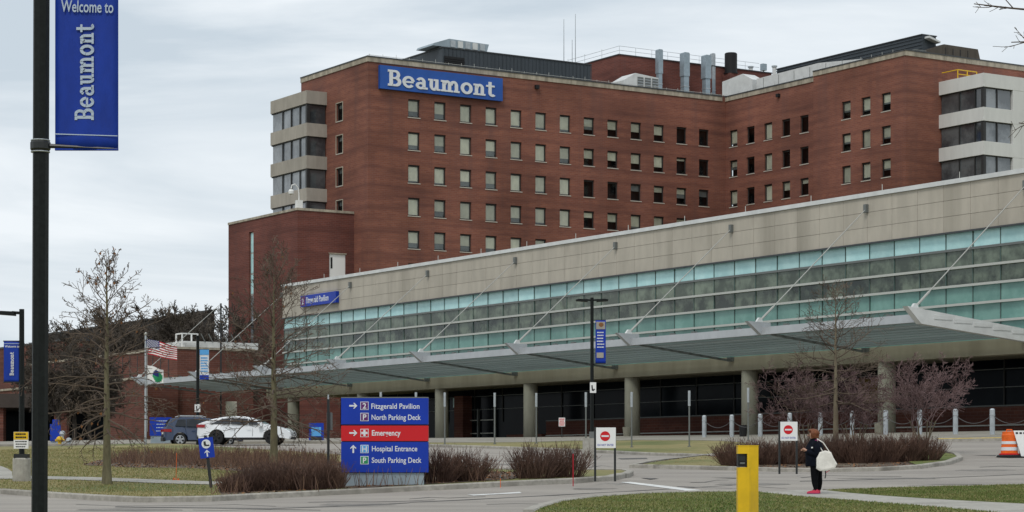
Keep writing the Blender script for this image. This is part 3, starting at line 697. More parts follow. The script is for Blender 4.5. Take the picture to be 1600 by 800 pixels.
for k in range(3):
    lv = MB().box(2.1 + k * 1.15, 3.0 + k * 1.15, -.06, -.003, .8, 2.6).build('louvre', M['frame_grey'], ah)
    for j in range(5): MB().box(2.1 + k * 1.15, 3.0 + k * 1.15, -.1, -.062, .9 + j * .34, .98 + j * .34).build('blade', M['steel'], lv)
# white ducts along the wing roof
dh = thing('duct_hood', 'white insulated duct hood on dark legs at the inner roof corner', 'duct', loc(XW + 1.0, -1.0, TOP - .5), RB)
mb = MB(); mb.prism([(-3.0, 1.1), (2.4, .3), (3.2, .3), (3.2, 2.3), (1.2, 3.3), (-3.0, 2.9)], lambda a, b, d: (d, -a, b), 0, 2.0); mb.build('hood', M['white_metal'], dh)
mb = MB()
for a in (-2.4, 0.2): mb.tube([(0.1, -a, 0), (.1, -a, 1.0)], .1, 5); mb.tube([(.1, -a, 0.1), (.1, -a - 1.4, 1)], .08, 5)
mb.build('support_leg', M['black'], dh)
ld = thing('roof_duct', 'long white insulated duct running along the edge of the wing roof', 'duct', loc(XW + .9, -5.2, TOP - .5), RB)
mb = MB(); mb.prism([(0, .2), (16.0, .2), (20, .2), (20, 1.6), (12, 2.35), (0, 2.2)], lambda a, b, d: (d, -a, b), 0, 1.8); mb.build('casing', M['white_metal'], ld)
for k in range(6): MB().box(-.03, -.003, -1.4 - k * 3.0, -1.35 - k * 3.0, .3, 2.1).build('seam', M['frame_grey'], ld)
ls = thing('louvre_screen', 'long dark louvred screen wall rising above the wing roof', 'roof screen', loc(XW + 6, -3, TOP - .5), RB)
mb = MB(); mb.box(0, 2.2, -27.0, 0, 0, 4.2)
for k in range(9): mb.box(-.1, 0, -27, 0, .5 + k * .42, .62 + k * .42)
mb.build('cladding', M['dark_clad'], ls); MB().box(-.15, 2.3, -27.1, .1, 4.2, 4.3).build('screen_cap', M['flashing'], ls)
MB().prism([(.3, 4.0), (2.1, 3.5), (2.1, 3.3), (.3, 3.75)], lambda a, b, d: (a, -27.1 - d, b), 0, .8).build('end_trim', M['white_metal'], ls)
bx0, bx1, bx2, bx3 = [on_roof(q, -31) for q in (1450, 1475, 1528, 1536)]
bu = thing('roof_unit', 'brown-grey box of roof plant with a sloping right end above the right wing', 'roof plant', T0 + U.to_3d() * -31 + Vector((0, 0, TOP2 - .5)), RB)
hz_ = lambda py, x: zpx(py, x, -31) - TOP2 + .5
mb = MB(); mb.prism([(bx0, 0), (bx3, 0), (bx2, hz_(77, bx2)), (bx1, hz_(69, bx1)), (bx0, hz_(77.5, bx0))], lambda a, b, d: (a, d, b), 0, 6); mb.build('casing', M['brown_clad'], bu)
for k in range(4): MB().box(bx1 + .2 + k * 1.2, bx1 + .28 + k * 1.2, -.06, -.003, 0, 2.3).build('seam', M['frame_dark'], bu)
vb = thing('vent_box', 'low pale roof vent between the dark screen and the brown-grey roof plant', 'roof vent', loc(on_roof(1430, -31), -31, TOP2 - .5), RB)
MB().box(0, 1.6, 0, 2, 0, 1.5).build('casing', M['steel'], vb); MB().box(-.08, 1.68, -.08, 2.08, 1.5, 1.62).build('lid', M['frame_grey'], vb)
for k, (pxx, y0_, y1_) in enumerate(((881, 30, 98), (894, 62, 98), (899, 22, 98))):
    x = on_roof(pxx, 12); z0 = TOP - .5; z1 = zpx(y0_, x, 12); s = thing('antenna_mast', ('tall thin antenna mast, leftmost of three behind the dark penthouse', 'shortest antenna mast, in the middle of three', 'tallest thin antenna mast, rightmost of three')[k], 'antenna', loc(x, 12, z0), RB, 'antenna masts on the roof')
    MB().tube([(0, 0, 0), (0, 0, (z1 - z0) * .55), (0, 0, z1 - z0)], [.07, .06, .035], 5).build('mast', M['steel'], s)
    MB().tube([(-.1, 0, 0), (-.1, 0, 1)], .06, 5).build('bracket', M['frame_grey'], s)
for k, (x, z) in enumerate(((23.0, TOP - 1.6),)): MB().box(x, x + .5, -.35, -.003, z, z + .45).build('floodlight', M['black'], tower)
MB().box(XW - .35, XW - .003, -11, -10.5, TOP - 1.5, TOP - 1.1).build('floodlight', M['black'], tower)

# the blue name sign high on the tower
sg = thing('name_sign', 'big blue sign with raised white Beaumont lettering high on the brick tower', 'sign', loc(1.35, -.02, 42.1), RB)
SWD, SHT = 16.8, 2.72
MB().box(0, SWD, -.45, -.02, 0, SHT).build('sign_panel', M['tower_blue'], sg)
for x in (2, 8.4, 14.8): MB().box(x, x + .2, -.02, .02, .3, SHT - .3).build('bracket', M['frame_dark'], sg)
sx = 14.7 / slab_width('Beaumont', 1)
slab('Beaumont', sx, 1.32, lambda a, b, d: (1.0 + a, -.45 - d, .40 + b), .10, M['letter_white'], sg)

# ------------------------------------------------------------------ brick annex at the tower's foot
A0 = loc(-7.4, 3.4)
an = thing('brick_annex', 'lower red brick block with a tall slit of glass and a white roof door', 'hospital wing', A0, RB)
AT = 27.8
def sz(z): return z
slit = (11.6, 12.85, 6.5, 26.4)
door = (4.15, 6.3, 17.0, 23.0)
mb = MB()
holed(mb, lambda u, z, d: (d, u, z), 0, 18.6, 0, AT, [slit], .3)
holed(mb, lambda u, z, d: (u, d, z), 0, 7.39, 0, AT, [door], .25)
mb.face([(0, 18.6, 0), (0, 18.6, AT), (7.39, 18.6, AT), (7.39, 18.6, 0)])
mb.build('wall', M['brick_annex'], an)
MB().box(.4, 7.2, .4, 18.4, AT - .8, AT - .5).build('roof', M['roof_gravel'], an)
mb = MB(); mb.box(-.1, 7.38, -.1, .4, AT, AT + .28); mb.box(-.1, .4, .4, 18.6, AT, AT + .28); mb.build('coping', M['coping'], an)
sl = MB().box(.26, .4, slit[0], slit[1], slit[2], slit[3]).build('slit_window', M['frame_light'], an)
for k in range(8):
    z0 = slit[2] + .08 + k * 2.48; MB().box(.20, .255, slit[0] + .14, slit[1] - .14, z0, z0 + 2.3).build('pane', M['cyan'] if k > 4 else M['bay_glass_pale'], sl)
dr = MB().box(door[0], door[1], .12, .3, door[2], door[3]).build('roof_door', M['white'], an)
MB().box(door[0] + .22, door[0] + .45, .09, .118, 21.3, 22.6).build('door_slot', M['black'], dr)
MB().box(door[0] - .1, door[1] + .1, -.05, -.003, door[3], door[3] + .12).build('lintel', M['coping'], an)
cm = thing('security_camera', 'white dome security camera on a curved arm on the corner of the brick annex roof', 'security camera', loc(-7.0, 3.8, AT + .28), RB)
MB().box(-.35, .35, -.3, .3, 0, .9).build('housing', M['white'], cm)
MB().tube([(0, 0, .9), (0, 0, 1.7), (-.1, 0, 2.3), (-.5, 0, 2.75), (-.9, 0, 2.6), (-1.0, 0, 2.2)], .07, 6).build('arm', M['white'], cm)
MB().lathe([(.1, -.5), (.3, -.4), (.33, -.1), (.22, .1)], 10, (-1.0, 0, 2.0)).build('dome', M['white'], cm)

# ------------------------------------------------------------------ glass pavilion
P0 = Vector((-20.2, 198.6, ZB))
MOD = 2.19
def yj(k): return 1.14 - MOD * k
NK = 48
pv = thing('glass_pavilion', 'long low pavilion with pale concrete panels over bands of green glass', 'hospital pavilion', P0, RB)
Z = lambda rel: rel - 2.0          # heights measured from eye level to heights above the root
ZT, ZC, ZB0 = Z(16.59), Z(13.63), Z(7.3)
rows_c = [ZC + (ZT - .2 - ZC) * k / 3 for k in range(4)]
pm = MB(); pm.box(0, .18, .012, MOD - .012, .010, (ZT - .2 - ZC) / 3 - .010); PANEL = pm.mesh('concrete_panel', M['panel_tan'])
mbk = MB(); mbk.box(.14, 24, yj(NK) + .1, yj(0) - .1, ZC, ZT - .25); mbk.build('wall_backing', M['flashing'], pv)
for k in range(NK):
    for j in range(3): link('concrete_panel', PANEL, pv, (0, yj(k + 1), rows_c[j]))
for j in range(3): MB().box(.14, 16, yj(0) - .099, yj(0), rows_c[j] + .01, rows_c[j + 1] - .01).build('concrete_panel', M['panel_tan'], pv)
MB().box(-.12, .6, yj(NK), yj(0) + .1, ZT - .2, ZT + .06).build('coping', M['white_metal'], pv)
for k in range(0, NK, 3): MB().tube([(.3, yj(k) - 1, ZT + .06), (.3, yj(k) - 1, ZT + .5)], .025, 4).build('lightning_rod', M['frame_light'], pv)
glz = [Z(13.63), Z(12.58), Z(11.54), Z(10.48), Z(9.41), Z(8.34), Z(7.3)]
gm = [M['cyan'], M['vision'], M['vision_low'], M['teal'], M['teal'], M['teal']]
MB().box(.42, .5, yj(NK), yj(0), glz[-1], glz[0] - .003).build('wall_backing', M['room'], pv)
rg = random.Random(3); pane_me = {}
for j in range(6):
    q = MB(); q.box(-.0125, .0125, .026, MOD - .026, .03, glz[j] - glz[j + 1] - .03); pane_me[j] = q.mesh('glass_pane', gm[j])
for k in range(NK):
    for j in range(6):
        if j > 4 and k % 2: continue
        if j == 5: continue
        o = link('glass_pane', pane_me[j], pv, (.22, yj(k + 1), glz[j + 1]))
        o.rotation_euler = (0, rg.gauss(0, .004), rg.gauss(0, .004))
MB().box(.2, .24, yj(NK), yj(0), glz[6], glz[5] - .03).build('glass_band', M['teal'], pv)
for k in range(NK + 1): MB().box(.17, .26, yj(k) - .03, yj(k) + .03, glz[6] + .2, glz[0] - .004).build('mullion', M['mullion'], pv)
for j in (1, 2, 3, 4, 5): MB().box(-.02 if j > 1 else .10, .119, yj(NK), yj(0), glz[j] - .07, glz[j] + .07).build('transom', M['frame_light'] if j > 1 else M['frame_grey'], pv)
for a, b, j in ((0, 1, 0), (1, 2, 2), (2, 3, 2), (3, 4, 3), (4, 5, 4)):        # glazed return at the left end
    for i in range(3): MB().box(.5 + i * 2.2, 2.6 + i * 2.2, yj(0) - .06, yj(0) - .03, glz[b] + .03, glz[a] - .03).build('glass_pane', M['cyan'] if j != 3 else M['teal'], pv)
MB().box(-.14, -.003, yj(NK), yj(0) + .05, ZC - .1, ZC).build('drip_edge', M['flashing'], pv)
MB().box(0, 1.1, yj(NK), yj(-1.5), Z(6.39), Z(7.3) - .003).build('beam', M['beam'], pv)
for k in range(0, NK, 6): MB().box(-.3, -.003, yj(k) - .2, yj(k) + .2, Z(7.0), Z(7.28)).build('canopy_bracket', M['frame_grey'], pv)
cl = MB().lathe([(.54, 0), (.54, Z(6.39))], 20); COL = cl.mesh('column', M['column'], True)
for k in range(-1, 8): link('column', COL, pv, (.58, yj(6 * k + .5), 0))
# deep, shaded ground floor behind the columns
mb = MB(); mb.box(1.1, 24, yj(NK), yj(-1), Z(6.6), Z(6.9)); mb.build('soffit', M['beam'], pv)
mb = MB(); mb.box(7.0, 7.3, yj(NK), yj(15), 0, 1.75); mb.box(6.2, 7.3, yj(9.75), yj(9.1), 0, 4.1); mb.box(6.6, 7.3, yj(14.99), yj(12.6), 0, .75); mb.box(7.0, 7.3, yj(5), yj(0), 0, 1.0); mb.build('brick_base', M['brick_old'], pv)
mb = MB(); mb.box(7.1, 7.2, yj(NK), yj(-1), 1.75, Z(6.6) - .002); mb.box(7.1, 7.2, yj(14.98), yj(0), 0.01, 1.749); mb.build('lobby_glazing', M['lobby_glass'], pv)
MB().box(6.9, 7.35, yj(NK), yj(15.05), 1.752, 1.84).build('window_ledge', M['frame_grey'], pv)
MB().box(6.86, 6.99, yj(NK), yj(15.05), .58, .66).build('wall_rail', M['frame_light'], pv)
for k in range(0, NK, 2): MB().box(7.02, 7.095, yj(k) - .05, yj(k) + .05, 1.85, Z(6.6) - .01).build('lobby_mullion', M['frame_dark'], pv)
for z in (2.9, 4.0): MB().box(7.03, 7.09, yj(NK), yj(0), z, z + .05).build('lobby_transom', M['frame_grey'], pv)
for k in (7.7, 8.8): MB().box(7.0, 7.08, yj(k), yj(k) + .85, 3.2, 4.0).build('lobby_window', M['cyan'], pv)
for k in (10.3, 11.5): 
    fr = MB().box(6.9, 7.08, yj(k) - .08, yj(k) + .08, 0, 3.0).build('door_frame', M['frame_grey'], pv)
    for z in (.9, 2.0): MB().box(6.92, 7.0, yj(k) + .081, yj(k) + 2.2, z, z + .07).build('push_bar', M['frame_light'], fr)
MB().box(7.02, 7.09, yj(8.75), yj(8.75) + .35, .5, 2.2).build('door_panel', M['frame_light'], pv)
MB().box(24, 24.2, yj(NK), yj(0), 0, ZT - .3).build('rear_wall', M['panel_left'], pv)
MB().box(.62, 24, yj(NK), yj(0) - .2, ZT - .5, ZT - .26).build('roof', M['roof_gravel'], pv)
MB().box(7.02, 7.1, yj(33.0), yj(32.0), 2.2, 3.9).build('lobby_window', mat('amber_reflection', (.18, .11, .025), .8), pv)  # small ochre pane: a warm reflection in the lobby glass painted as colour
MB().lathe([(.05, 0), (.28, .05), (.3, .22), (.1, .3)], 12, (-.35, yj(43), Z(6.75))).build('wall_light', M['white'], pv)
# sign on the panels
ps = thing('pavilion_sign', 'small blue Fitzgerald Pavilion sign on the concrete panels at the pavilion left end', 'sign', P0 + U.to_3d() * (yj(1) - 1.75) + Vector((0, 0, Z(14.35))) - V.to_3d() * .02, RB - math.pi / 2)
# local x runs to the right along the wall, -y faces out
MB().box(0.3, 7.0, -.3, 0, 0, .98).build('sign_panel', M['sign_blue'], ps)
MB().box(.42, 1.22, -.318, -.302, .09, .89).build('purple_tile', M['purple'], ps)
link('numeral', text_mesh('2', .75, M['letter_white'], .012), ps, (.57, -.322, .22))
t = link('lettering', text_mesh('Fitzgerald Pavilion', .74, M['letter_white'], .018), ps, (1.36, -.305, .27)); t.scale = (.80, 1, 1)

# ------------------------------------------------------------------ entrance canopy hung from rods
cn = thing('entrance_canopy', 'long grey steel and glass canopy slung on slanting rods along the pavilion front', 'canopy', P0, RB)
ZF, ZW = Z(8.15), Z(7.36)
yl, yr = yj(-6), yj(42)
def zc(x): return ZW + (ZF - ZW) * (-x / 8.0)
mb = MB(); mb.face([(-8, yr, ZF + .05), (-.005, yr, zc(-.005) + .06), (-.005, yl, zc(-.005) + .06), (-8, yl, ZF + .05)])
mb.build('glass_deck', M['canopy_deck'], cn)
for k in range(10):
    x = -.55 - k * .76; MB().box(x - .09, x + .09, yr + .2, yl - .2, zc(x) - .115, zc(x) - .003).build('louvre_slat', M['canopy_slat'], cn)
MB().box(-8.25, -8.0, yr - .1, yl + .1, ZF - .34, ZF + .10).build('edge_beam', M['canopy_metal'], cn)
ob = MB(); ob.prism([(-9.3, ZF + .42), (-8.26, ZF - .42), (-.5, ZW - .35), (-.5, ZW - .02), (-8.26, ZF - .003), (-7.9, ZF + .40)], lambda a, b, d: (a, d, b), -.14, .14)
OUT = ob.mesh('outrigger', M['canopy_metal'])
obk = MB(); obk.prism([(-9.3, ZF + .42), (-8.26, ZF - .36), (-7.6, ZF - .34), (-7.6, ZF + .38)], lambda a, b, d: (a, d, b), -.16, .16); FIN = obk.mesh('fin', M['canopy_metal'])
obd = MB(); obd.prism([(-7.59, ZF - .32), (-.5, ZW - .34), (-.5, ZW - .22), (-7.59, ZF - .2)], lambda a, b, d: (a, d, b), -.1, .1); RIB = obd.mesh('rib', M['frame_grey'])
for k in range(-6, 42, 6):
    link('fin', FIN, cn, (0, yj(k), 0)); link('rib', RIB, cn, (0, yj(k), 0))
ez = MB(); ez.prism([(-9.3, ZF + .45), (-8.3, ZF - .45), (-.35, ZW - .40), (-.35, ZW + .30)], lambda a, b, d: (a, d, b), -.2, .2); ez.build('end_beam', M['white_metal'], cn, (0, yr - .3, 0))
for k in range(5): MB().box(-7.4 + k * 1.45, -6.1 + k * 1.45, -.03, -.003, zc(-6.7 + k * 1.45) - .05, zc(-6.7 + k * 1.45) + .16).build('cover_plate', M['white_metal'], cn, (0, yr - .5, 0))
for k in range(-6, 43, 6):
    a, b = Vector((-8.3, yj(k), ZF + .45)), Vector((-.06, yj(k), Z(15.7)))
    o = MB().tube([a, a.lerp(b, .12), a.lerp(b, .13), b], [.07, .07, .036, .028], 7).build('tie_rod', M['rod'], cn)
    MB().prism([(-8.6, ZF + .38), (-8.1, ZF + .38), (-8.2, ZF + .66), (-8.38, ZF + .66)], lambda x, z, d: (x, yj(k) + d, z), -.08, .08).build('clevis', M['white_metal'], o)
    if k >= 0: MB().box(-.22, -.003, yj(k) - .12, yj(k) + .12, Z(15.45), Z(15.95)).build('rod_bracket', M['frame_grey'], o)
for k in range(-5, 42): 
    if k % 6: MB().box(-8.2, -8.0, yj(k) - .18, yj(k) + .18, ZF + .103, ZF + .2).build('edge_lamp', M['frame_grey'], cn)
MB().tube([(0, yj(-6), 0), (0, yj(-6), Z(15.8))], .09, 8).build('mast', M['frame_dark'], cn)

# ------------------------------------------------------------------ older brick buildings on the left
def block(name, label, pxx, dp, zrel, lx, ly, m, cop=M['coping'], z0=3.0):
    """box building whose near corner shows at picture column pxx on the plane dp metres along V from the camera"""
    k = (pxx - 800) / F; Y = dp / (.8441 * k + .5362)
    o = thing(name, label, 'brick building', (k * Y, Y, z0), RB)
    H = zrel + EYE - z0
    MB().box(0, lx, 0, ly, -.6, H).build('wall', m, o)
    MB().box(-.12, lx + .12, -.12, ly + .12, H, H + .22).build('coping', cop, o)
    return o, H
b1_, H1 = block('brick_hall', 'older brick hall with a flat pale roof edge standing left of the tall annex', 277, 85.6, 11.4, 8, 40, M['brick_old'])
MB().box(1.2, 9, 1, 8, H1 + .2, H1 + .85).build('roof_curb', M['white_metal'], b1_)
b2_, H2 = block('brick_wing', 'lowest brick wing with a pale coping line behind the flagpole', 226, 82, 8.45, 3.4, 60, M['brick_old'])
b3_, H3 = block('brick_block', 'tall plain brick block at the far left behind the dark clad hall', 100, 104, 16.6, 20, 60, M['brick_old'], M['flashing'])
b4_, H4 = block('clad_hall', 'dark brown clad hall with a sloping roof line behind the bare trees', 330, 108, 18.3, .4, 55, mat('dark_brown_cladding', (.032, .026, .022), .8, scale=1, var=.3, stretch=(2, 2, .3)), M['frame_dark'])
b4_['category'] = 'dark building'
for k in range(24): MB().box(-.06, -.003, .6 + k * 2.2, .72 + k * 2.2, 0, H4 - .1).build('cladding_seam', M['frame_dark'], b4_)
for k in range(20): MB().box(-.05, -.003, 2 + k * 1.9, 2.06 + k * 1.9, .2, H1 - .2).build('control_joint', M['flashing'], b1_)
ra = thing('roof_frame', 'white tube frame standing on the flat roof beside a row of slanted rails', 'roof frame', b1_.location + Vector((0, 0, H1 + .2)), RB)
for x in (0.6, 2.2): MB().box(x, x + .12, .3, .42, 0, 1.35).build('upright', M['white'], ra)
for x in (0.6, 2.2): MB().box(x, x + .12, 1.7, 1.82, 0, 1.35).build('upright', M['white'], ra)
for z in (.45, 1.25): MB().box(.72, 2.2, .3, .40, z, z + .12).build('rung', M['white'], ra)
for z in (.45, 1.25): MB().box(.6, .70, .42, 1.7, z, z + .12).build('rung', M['white'], ra)
for k in range(6): MB().tube([(3.2 + k * .8, .6, .55), (2.8 + k * .8, .8, 1.4)], .05, 4).build('slanted_rail', M['frame_grey'], ra)
# entrance porch at far left
po = thing('entrance_porch', 'dark flat-roofed entrance porch on brick piers at far left', 'porch', (-60, 166, 3.2), 0)
MB().box(0, 27.2, 0, 16, 3.0, 4.05).build('porch_roof', mat('porch_brown', (.055, .042, .035), .7, scale=.8, var=.15), po)
MB().box(0, 17.5, .5, 14, 4.053, 4.9).build('upper_roof', M['coping'], po)
for x in (4, 11, 17.3, 20.6, 25.4): MB().box(x, x + .95, .4, 1.3, -.6, 2.998).build('pier', M['brick_old'], po)
MB().box(0, 27, 13, 13.4, -.6, 2.99).build('rear_wall', M['lobby_glass'], po)
for k in range(9): MB().box(.4 + k * 3, .55 + k * 3, 12.9, 12.997, 0, 2.9).build('mullion', M['frame_dark'], po)

# ------------------------------------------------------------------ bare trees, shrubs and ground cover
def side(d, rnd_):
    a = d.cross(Vector((rnd_.uniform(-1, 1), rnd_.uniform(-1, 1), rnd_.uniform(-1, 1))))
    return a.normalized() if a.length > 1e-4 else Vector((1, 0, 0))

def limb(mb, p, d, ln, r, lvl, rd, rmin, droop=0.0, dens_=1.0, up=.25, nmin=3):
    """one limb with its forks: a wandering tapered tube, smaller limbs leaving it on alternating sides"""
    n = (5, 4, 3, 2)[min(3, 3 - lvl)] if lvl < 3 else 5
    pts = [p.copy()]; dd = d.normalized(); q = p.copy()
    for k in range(n):
        dd = (dd + side(dd, rd) * rd.uniform(.05, .26) + Vector((0, 0, (up - droop) * .16))).normalized()
        q = q + dd * (ln / n); pts.append(q.copy())
    rads = [max(rmin, r * (1 - .78 * k / n)) for k in range(n + 1)]
    mb.tube(pts, rads, 5 if lvl >= 3 else (4 if lvl == 2 else 3), cap=False)
    if lvl <= 0: return
    cnt = max(2, int((3 + lvl * 1.8) * dens_ * rd.uniform(.75, 1.25)))
    for c in range(cnt):
        t = .18 + .82 * (c + rd.random() * .8) / cnt
        t = min(t, .99); i = min(n - 1, int(t * n)); f = t * n - i
        pp = pts[i].lerp(pts[i + 1], f); ax = (pts[i + 1] - pts[i]).normalized()
        sd = side(ax, rd)
        nd = (ax * rd.uniform(.55, .95) + sd * rd.uniform(.6, 1.0)).normalized()
        limb(mb, pp, nd, ln * rd.uniform(.30, .55) * (1.12 - .5 * t), max(rmin, rads[i] * .6), lvl - 1, rd, rmin, droop * .6, dens_, up, nmin)

def leader_tree(name, label, base, H, r0, spread, h0, nl, seed, bark, twig, lean=(0, 0), rmin=.006, lvl=2, group=None, top_up=.9, low=-.12, taper=1.0, dens_=1.0, prof=None, leaves=0):
    """single straight leader with whorled side limbs, as on a young pin oak"""
    rd = random.Random(seed); t = thing(name, label, 'tree', base, 0, group)
    n = 12; pts = []; off = Vector((0, 0, 0))
    for k in range(n + 1):
        off += Vector((rd.uniform(-.03, .03), rd.uniform(-.03, .03), 0)) * H * .08 * (k / n)
        pts.append(Vector((lean[0] * H * k / n, lean[1] * H * k / n, H * k / n)) + off)
    pts[0].z = -.15
    rads = [r0 * (1.28 if k == 0 else 1) * (1 - .93 * (k / n) ** taper) for k in range(n + 1)]
    MB().tube(pts, rads, 10, cap=False).build('trunk', bark, t, smooth=True)
    mb = MB(); ga = rd.random() * 6
    for c in range(nl):
        f = h0 + (1 - h0) * (c + .5) / nl; f = min(.985, f + rd.uniform(-.01, .01)); i = min(n - 1, int(f * n)); p = pts[i].lerp(pts[i + 1], f * n - i)
        g = (f - h0) / (1 - h0); el = low + (top_up - low) * g + rd.uniform(-.12, .12); ga += 2.4 + rd.uniform(-.3, .3)
        ln = spread * (prof(g) if prof else (1 - .62 * g)) * rd.uniform(.75, 1.12)
        d = Vector((math.cos(ga) * math.cos(el), math.sin(ga) * math.cos(el), math.sin(el)))
        limb(mb, p, d, ln, max(.012, rads[i] * .42 * (1 if g > .4 else .8)), lvl, rd, rmin, droop=.5 * (1 - g), dens_=dens_, up=.2 + .5 * g)
    mb.build('crown', twig, t)
    kz = H / max(v[2] for v in mb.v); t.scale = (kz ** .5, kz ** .5, kz)
    if leaves:
        lm = MB(); vs = [Vector(v) for v in mb.v]
        for k in range(leaves):
            v = rd.choice(vs); a = side(Vector((0, 0, 1)), rd) * .07; b = Vector((0, 0, -.11))
            lm.face([v, v + a + b * .5, v + b, v - a * .3 + b * .5])
        o = lm.build('dead_leaf', M['dead_leaf'], t); o['kind'] = 'stuff'
    return t

def bushy_tree(name, label, base, H, r0, seed, bark, twig, stems=1, spread=.6, lvl=3, rmin=.01, group=None, cat='tree', dens_=1.0, up=.35, clear=.2):
    rd = random.Random(seed); t = thing(name, label, cat, base, 0, group); tm = MB(); cm_ = MB()
    for s_ in range(stems):
        an = 6.283 * s_ / max(1, stems) + rd.random(); tilt = 0.02 if stems == 1 else rd.uniform(.15, .42)
        d = Vector((math.cos(an) * tilt, math.sin(an) * tilt, 1)).normalized(); b = Vector((math.cos(an), math.sin(an), 0)) * (.12 if stems > 1 else 0) - Vector((0, 0, .1))
        tl = H * clear; e = b + d * tl
        rr = r0 / max(1, stems) ** .5
        tm.tube([b, b.lerp(e, .5) + side(d, rd) * .03 * tl, e], [rr * 1.2, rr, rr * .85], 7, cap=False)
        nb = max(2, int(7 / max(1, stems) ** .7))
        for c in range(nb):
            a2 = 6.283 * c / nb + rd.random() * 1.2
            d2 = (d + Vector((math.cos(a2), math.sin(a2), 0)) * rd.uniform(.25, 1.0) * spread * 1.3).normalized()
            limb(cm_, e - d * rd.uniform(0, tl * .35), d2, H * (1 - clear) * rd.uniform(.62, .88), rr * .62, lvl, rd, rmin, dens_=dens_, up=up)
    tm.build('trunk', bark, t, smooth=True); cm_.build('crown', twig, t)
    return t

def shrub_mesh(seed, W, H, n, m, r=.006, up=.9):
    rd = random.Random(seed); mb = MB()
    for k in range(n):
        a = rd.random() * 6.283; q = math.sqrt(rd.random()); b = Vector((math.cos(a) * q * W * .30, math.sin(a) * q * W * .30, -.03))
        ln = H * (rd.uniform(.45, 1.0) if rd.random() < .7 else rd.uniform(.85, 1.12)) * (1 - .30 * q * q); o_ = Vector((math.cos(a + rd.uniform(-.5, .5)), math.sin(a + rd.uniform(-.5, .5)), 0)) * q * W * .26 * rd.uniform(.6, 1.25)
        m1 = b + o_ * .42 + Vector((rd.uniform(-.04, .04), rd.uniform(-.04, .04), ln * .5)); e = b + o_ + Vector((rd.uniform(-.07, .07), rd.uniform(-.07, .07), ln))
        mb.tube([b, m1, e], [r * 1.5, r * 1.1, r * .6], 3, cap=False)
        for j in range(4):
            f = rd.uniform(.25, .95); p = b.lerp(m1, f * 2) if f < .5 else m1.lerp(e, f * 2 - 1)
            d = (o_ * .5 + Vector((rd.uniform(-.5, .5), rd.uniform(-.5, .5), rd.uniform(.5, 1.1)))).normalized() * ln * rd.uniform(.16, .36)
            mb.tube([p, p + d], [r * .8, r * .55], 3, cap=False)
    return mb.mesh('bare_shrub', m)

leader_tree('bare_tree', 'young bare tree with mossy trunk and one straight leader on the left lawn', ground(167, 757, .12), 6.85, .135, 2.5, .24, 64, 11, M['bark_green'], M['twig'],
            lvl=3, rmin=.0072, dens_=.56, low=-.25, top_up=.95, prof=lambda g: .62 + .30 * math.sin(3.1 * min(1, g * 1.25)) - .80 * max(0, g - .5), leaves=60)
leader_tree('bare_tree', 'larger bare pin oak with drooping lower limbs beside the big directional sign', ground(428, 730, .12), 8.45, .17, 3.5, .22, 70, 23, M['bark_green'], M['twig'],
            lvl=3, rmin=.0082, low=-.20, top_up=1.12, prof=lambda g: 1.0 - .56 * g, leaves=25, dens_=.64)
leader_tree('bare_tree', 'slim bare tree with a pale trunk behind the brown hedge and the walking woman', ground(1306, 708, .1), 7.35, .14, 2.6, .30, 44, 31, M['bark'], M['twig'],
            lvl=2, rmin=.008, low=-.1, top_up=.7, prof=lambda g: 1.25 - .85 * g, dens_=1.1)
for k, (a, b, H_, sd, lab) in enumerate(((1262, 706, 4.5, 41, 'mauve multi-stemmed bare shrub to the left of the slim island tree'), (1335, 706, 4.3, 43, 'mauve multi-stemmed bare shrub just right of the slim island tree'), (1440, 708, 4.9, 42, 'widest mauve multi-stemmed bare shrub at the right end of the hedge'))):
    bushy_tree('redbud_shrub', lab, ground(a, b, .1), H_, .075, sd, M['bark'], M['twig_mauve'], stems=7, spread=.8, lvl=3, rmin=.0068, group='mauve shrubs on the island', cat='large shrub', up=.25, clear=.30, dens_=1.12)
# dark leafless trees beyond the left buildings
far_src = {}
for k, (a, b, Y, H_, sd, lab) in enumerate(((108, 500, 250, 15.5, 51, 'bare tree behind the low brick wing, near the black post'), (128, 492, 262, 16.5, 52, 'pale bare tree behind the slim lawn tree'), (235, 476, 290, 20, 53, 'dark bare tree showing over the clad hall roof, leftmost of the clump'),
        (268, 468, 300, 21, 54, 'dark round bare tree in the middle of the clump over the clad hall roof'), (302, 470, 296, 20.5, 55, 'dark bare tree over the clad hall roof near its right end'), (340, 478, 285, 19.5, 56, 'dark bare tree close to the left edge of the tall annex'), (208, 492, 285, 18, 57, 'low dark bare tree at the left end of the clump'))):
    if k > 1: Y = (100 + (k % 2) * 1.5) / (.8441 * (a - 800) / F + .5362)
    p = at(a, b, Y); base = Vector((p.x, Y, 3.2)); Hh = p.z - 3.2
    if k < 3:
        o = bushy_tree('far_tree', lab, base, 16, .28, sd, M['twig_far'], M['twig_far'], 1, .95, 3, .030, 'bare trees beyond the left buildings', dens_=1.75, up=.12, clear=.34)
        top_ = max(v.co.z for ch in o.children for v in ch.data.vertices); far_src[k] = (o, top_)
    else:
        s0, top_ = far_src[(2, 1, 2, 0)[k - 3]]; o = copy_tree(s0); o.location = base; o.rotation_euler.z = k * 1.3; o['label'] = lab
    o.scale = (1.05 * Hh / top_,) * 2 + (Hh / top_,)
for k, (a, Y, H_) in enumerate(((92, 158, 8.6), (116, 160, 8.0), (141, 161, 7.2))):
    s0, h0_ = far_src[(0, 1, 0)[k]]; o = copy_tree(s0); o.location = ((a - 800) / F * Y, Y, 3.3); o.rotation_euler.z = 2 + k; o.scale = (H_ / h0_ * 1.1,) * 2 + (H_ / h0_,)
    o['label'] = ('twiggy bare tree in front of the brick buildings just right of the black post', 'twiggy bare tree between the black post and the slim lawn tree', 'smaller twiggy bare tree right behind the slim lawn tree')[k]; o['group'] = 'small trees before the brick buildings'

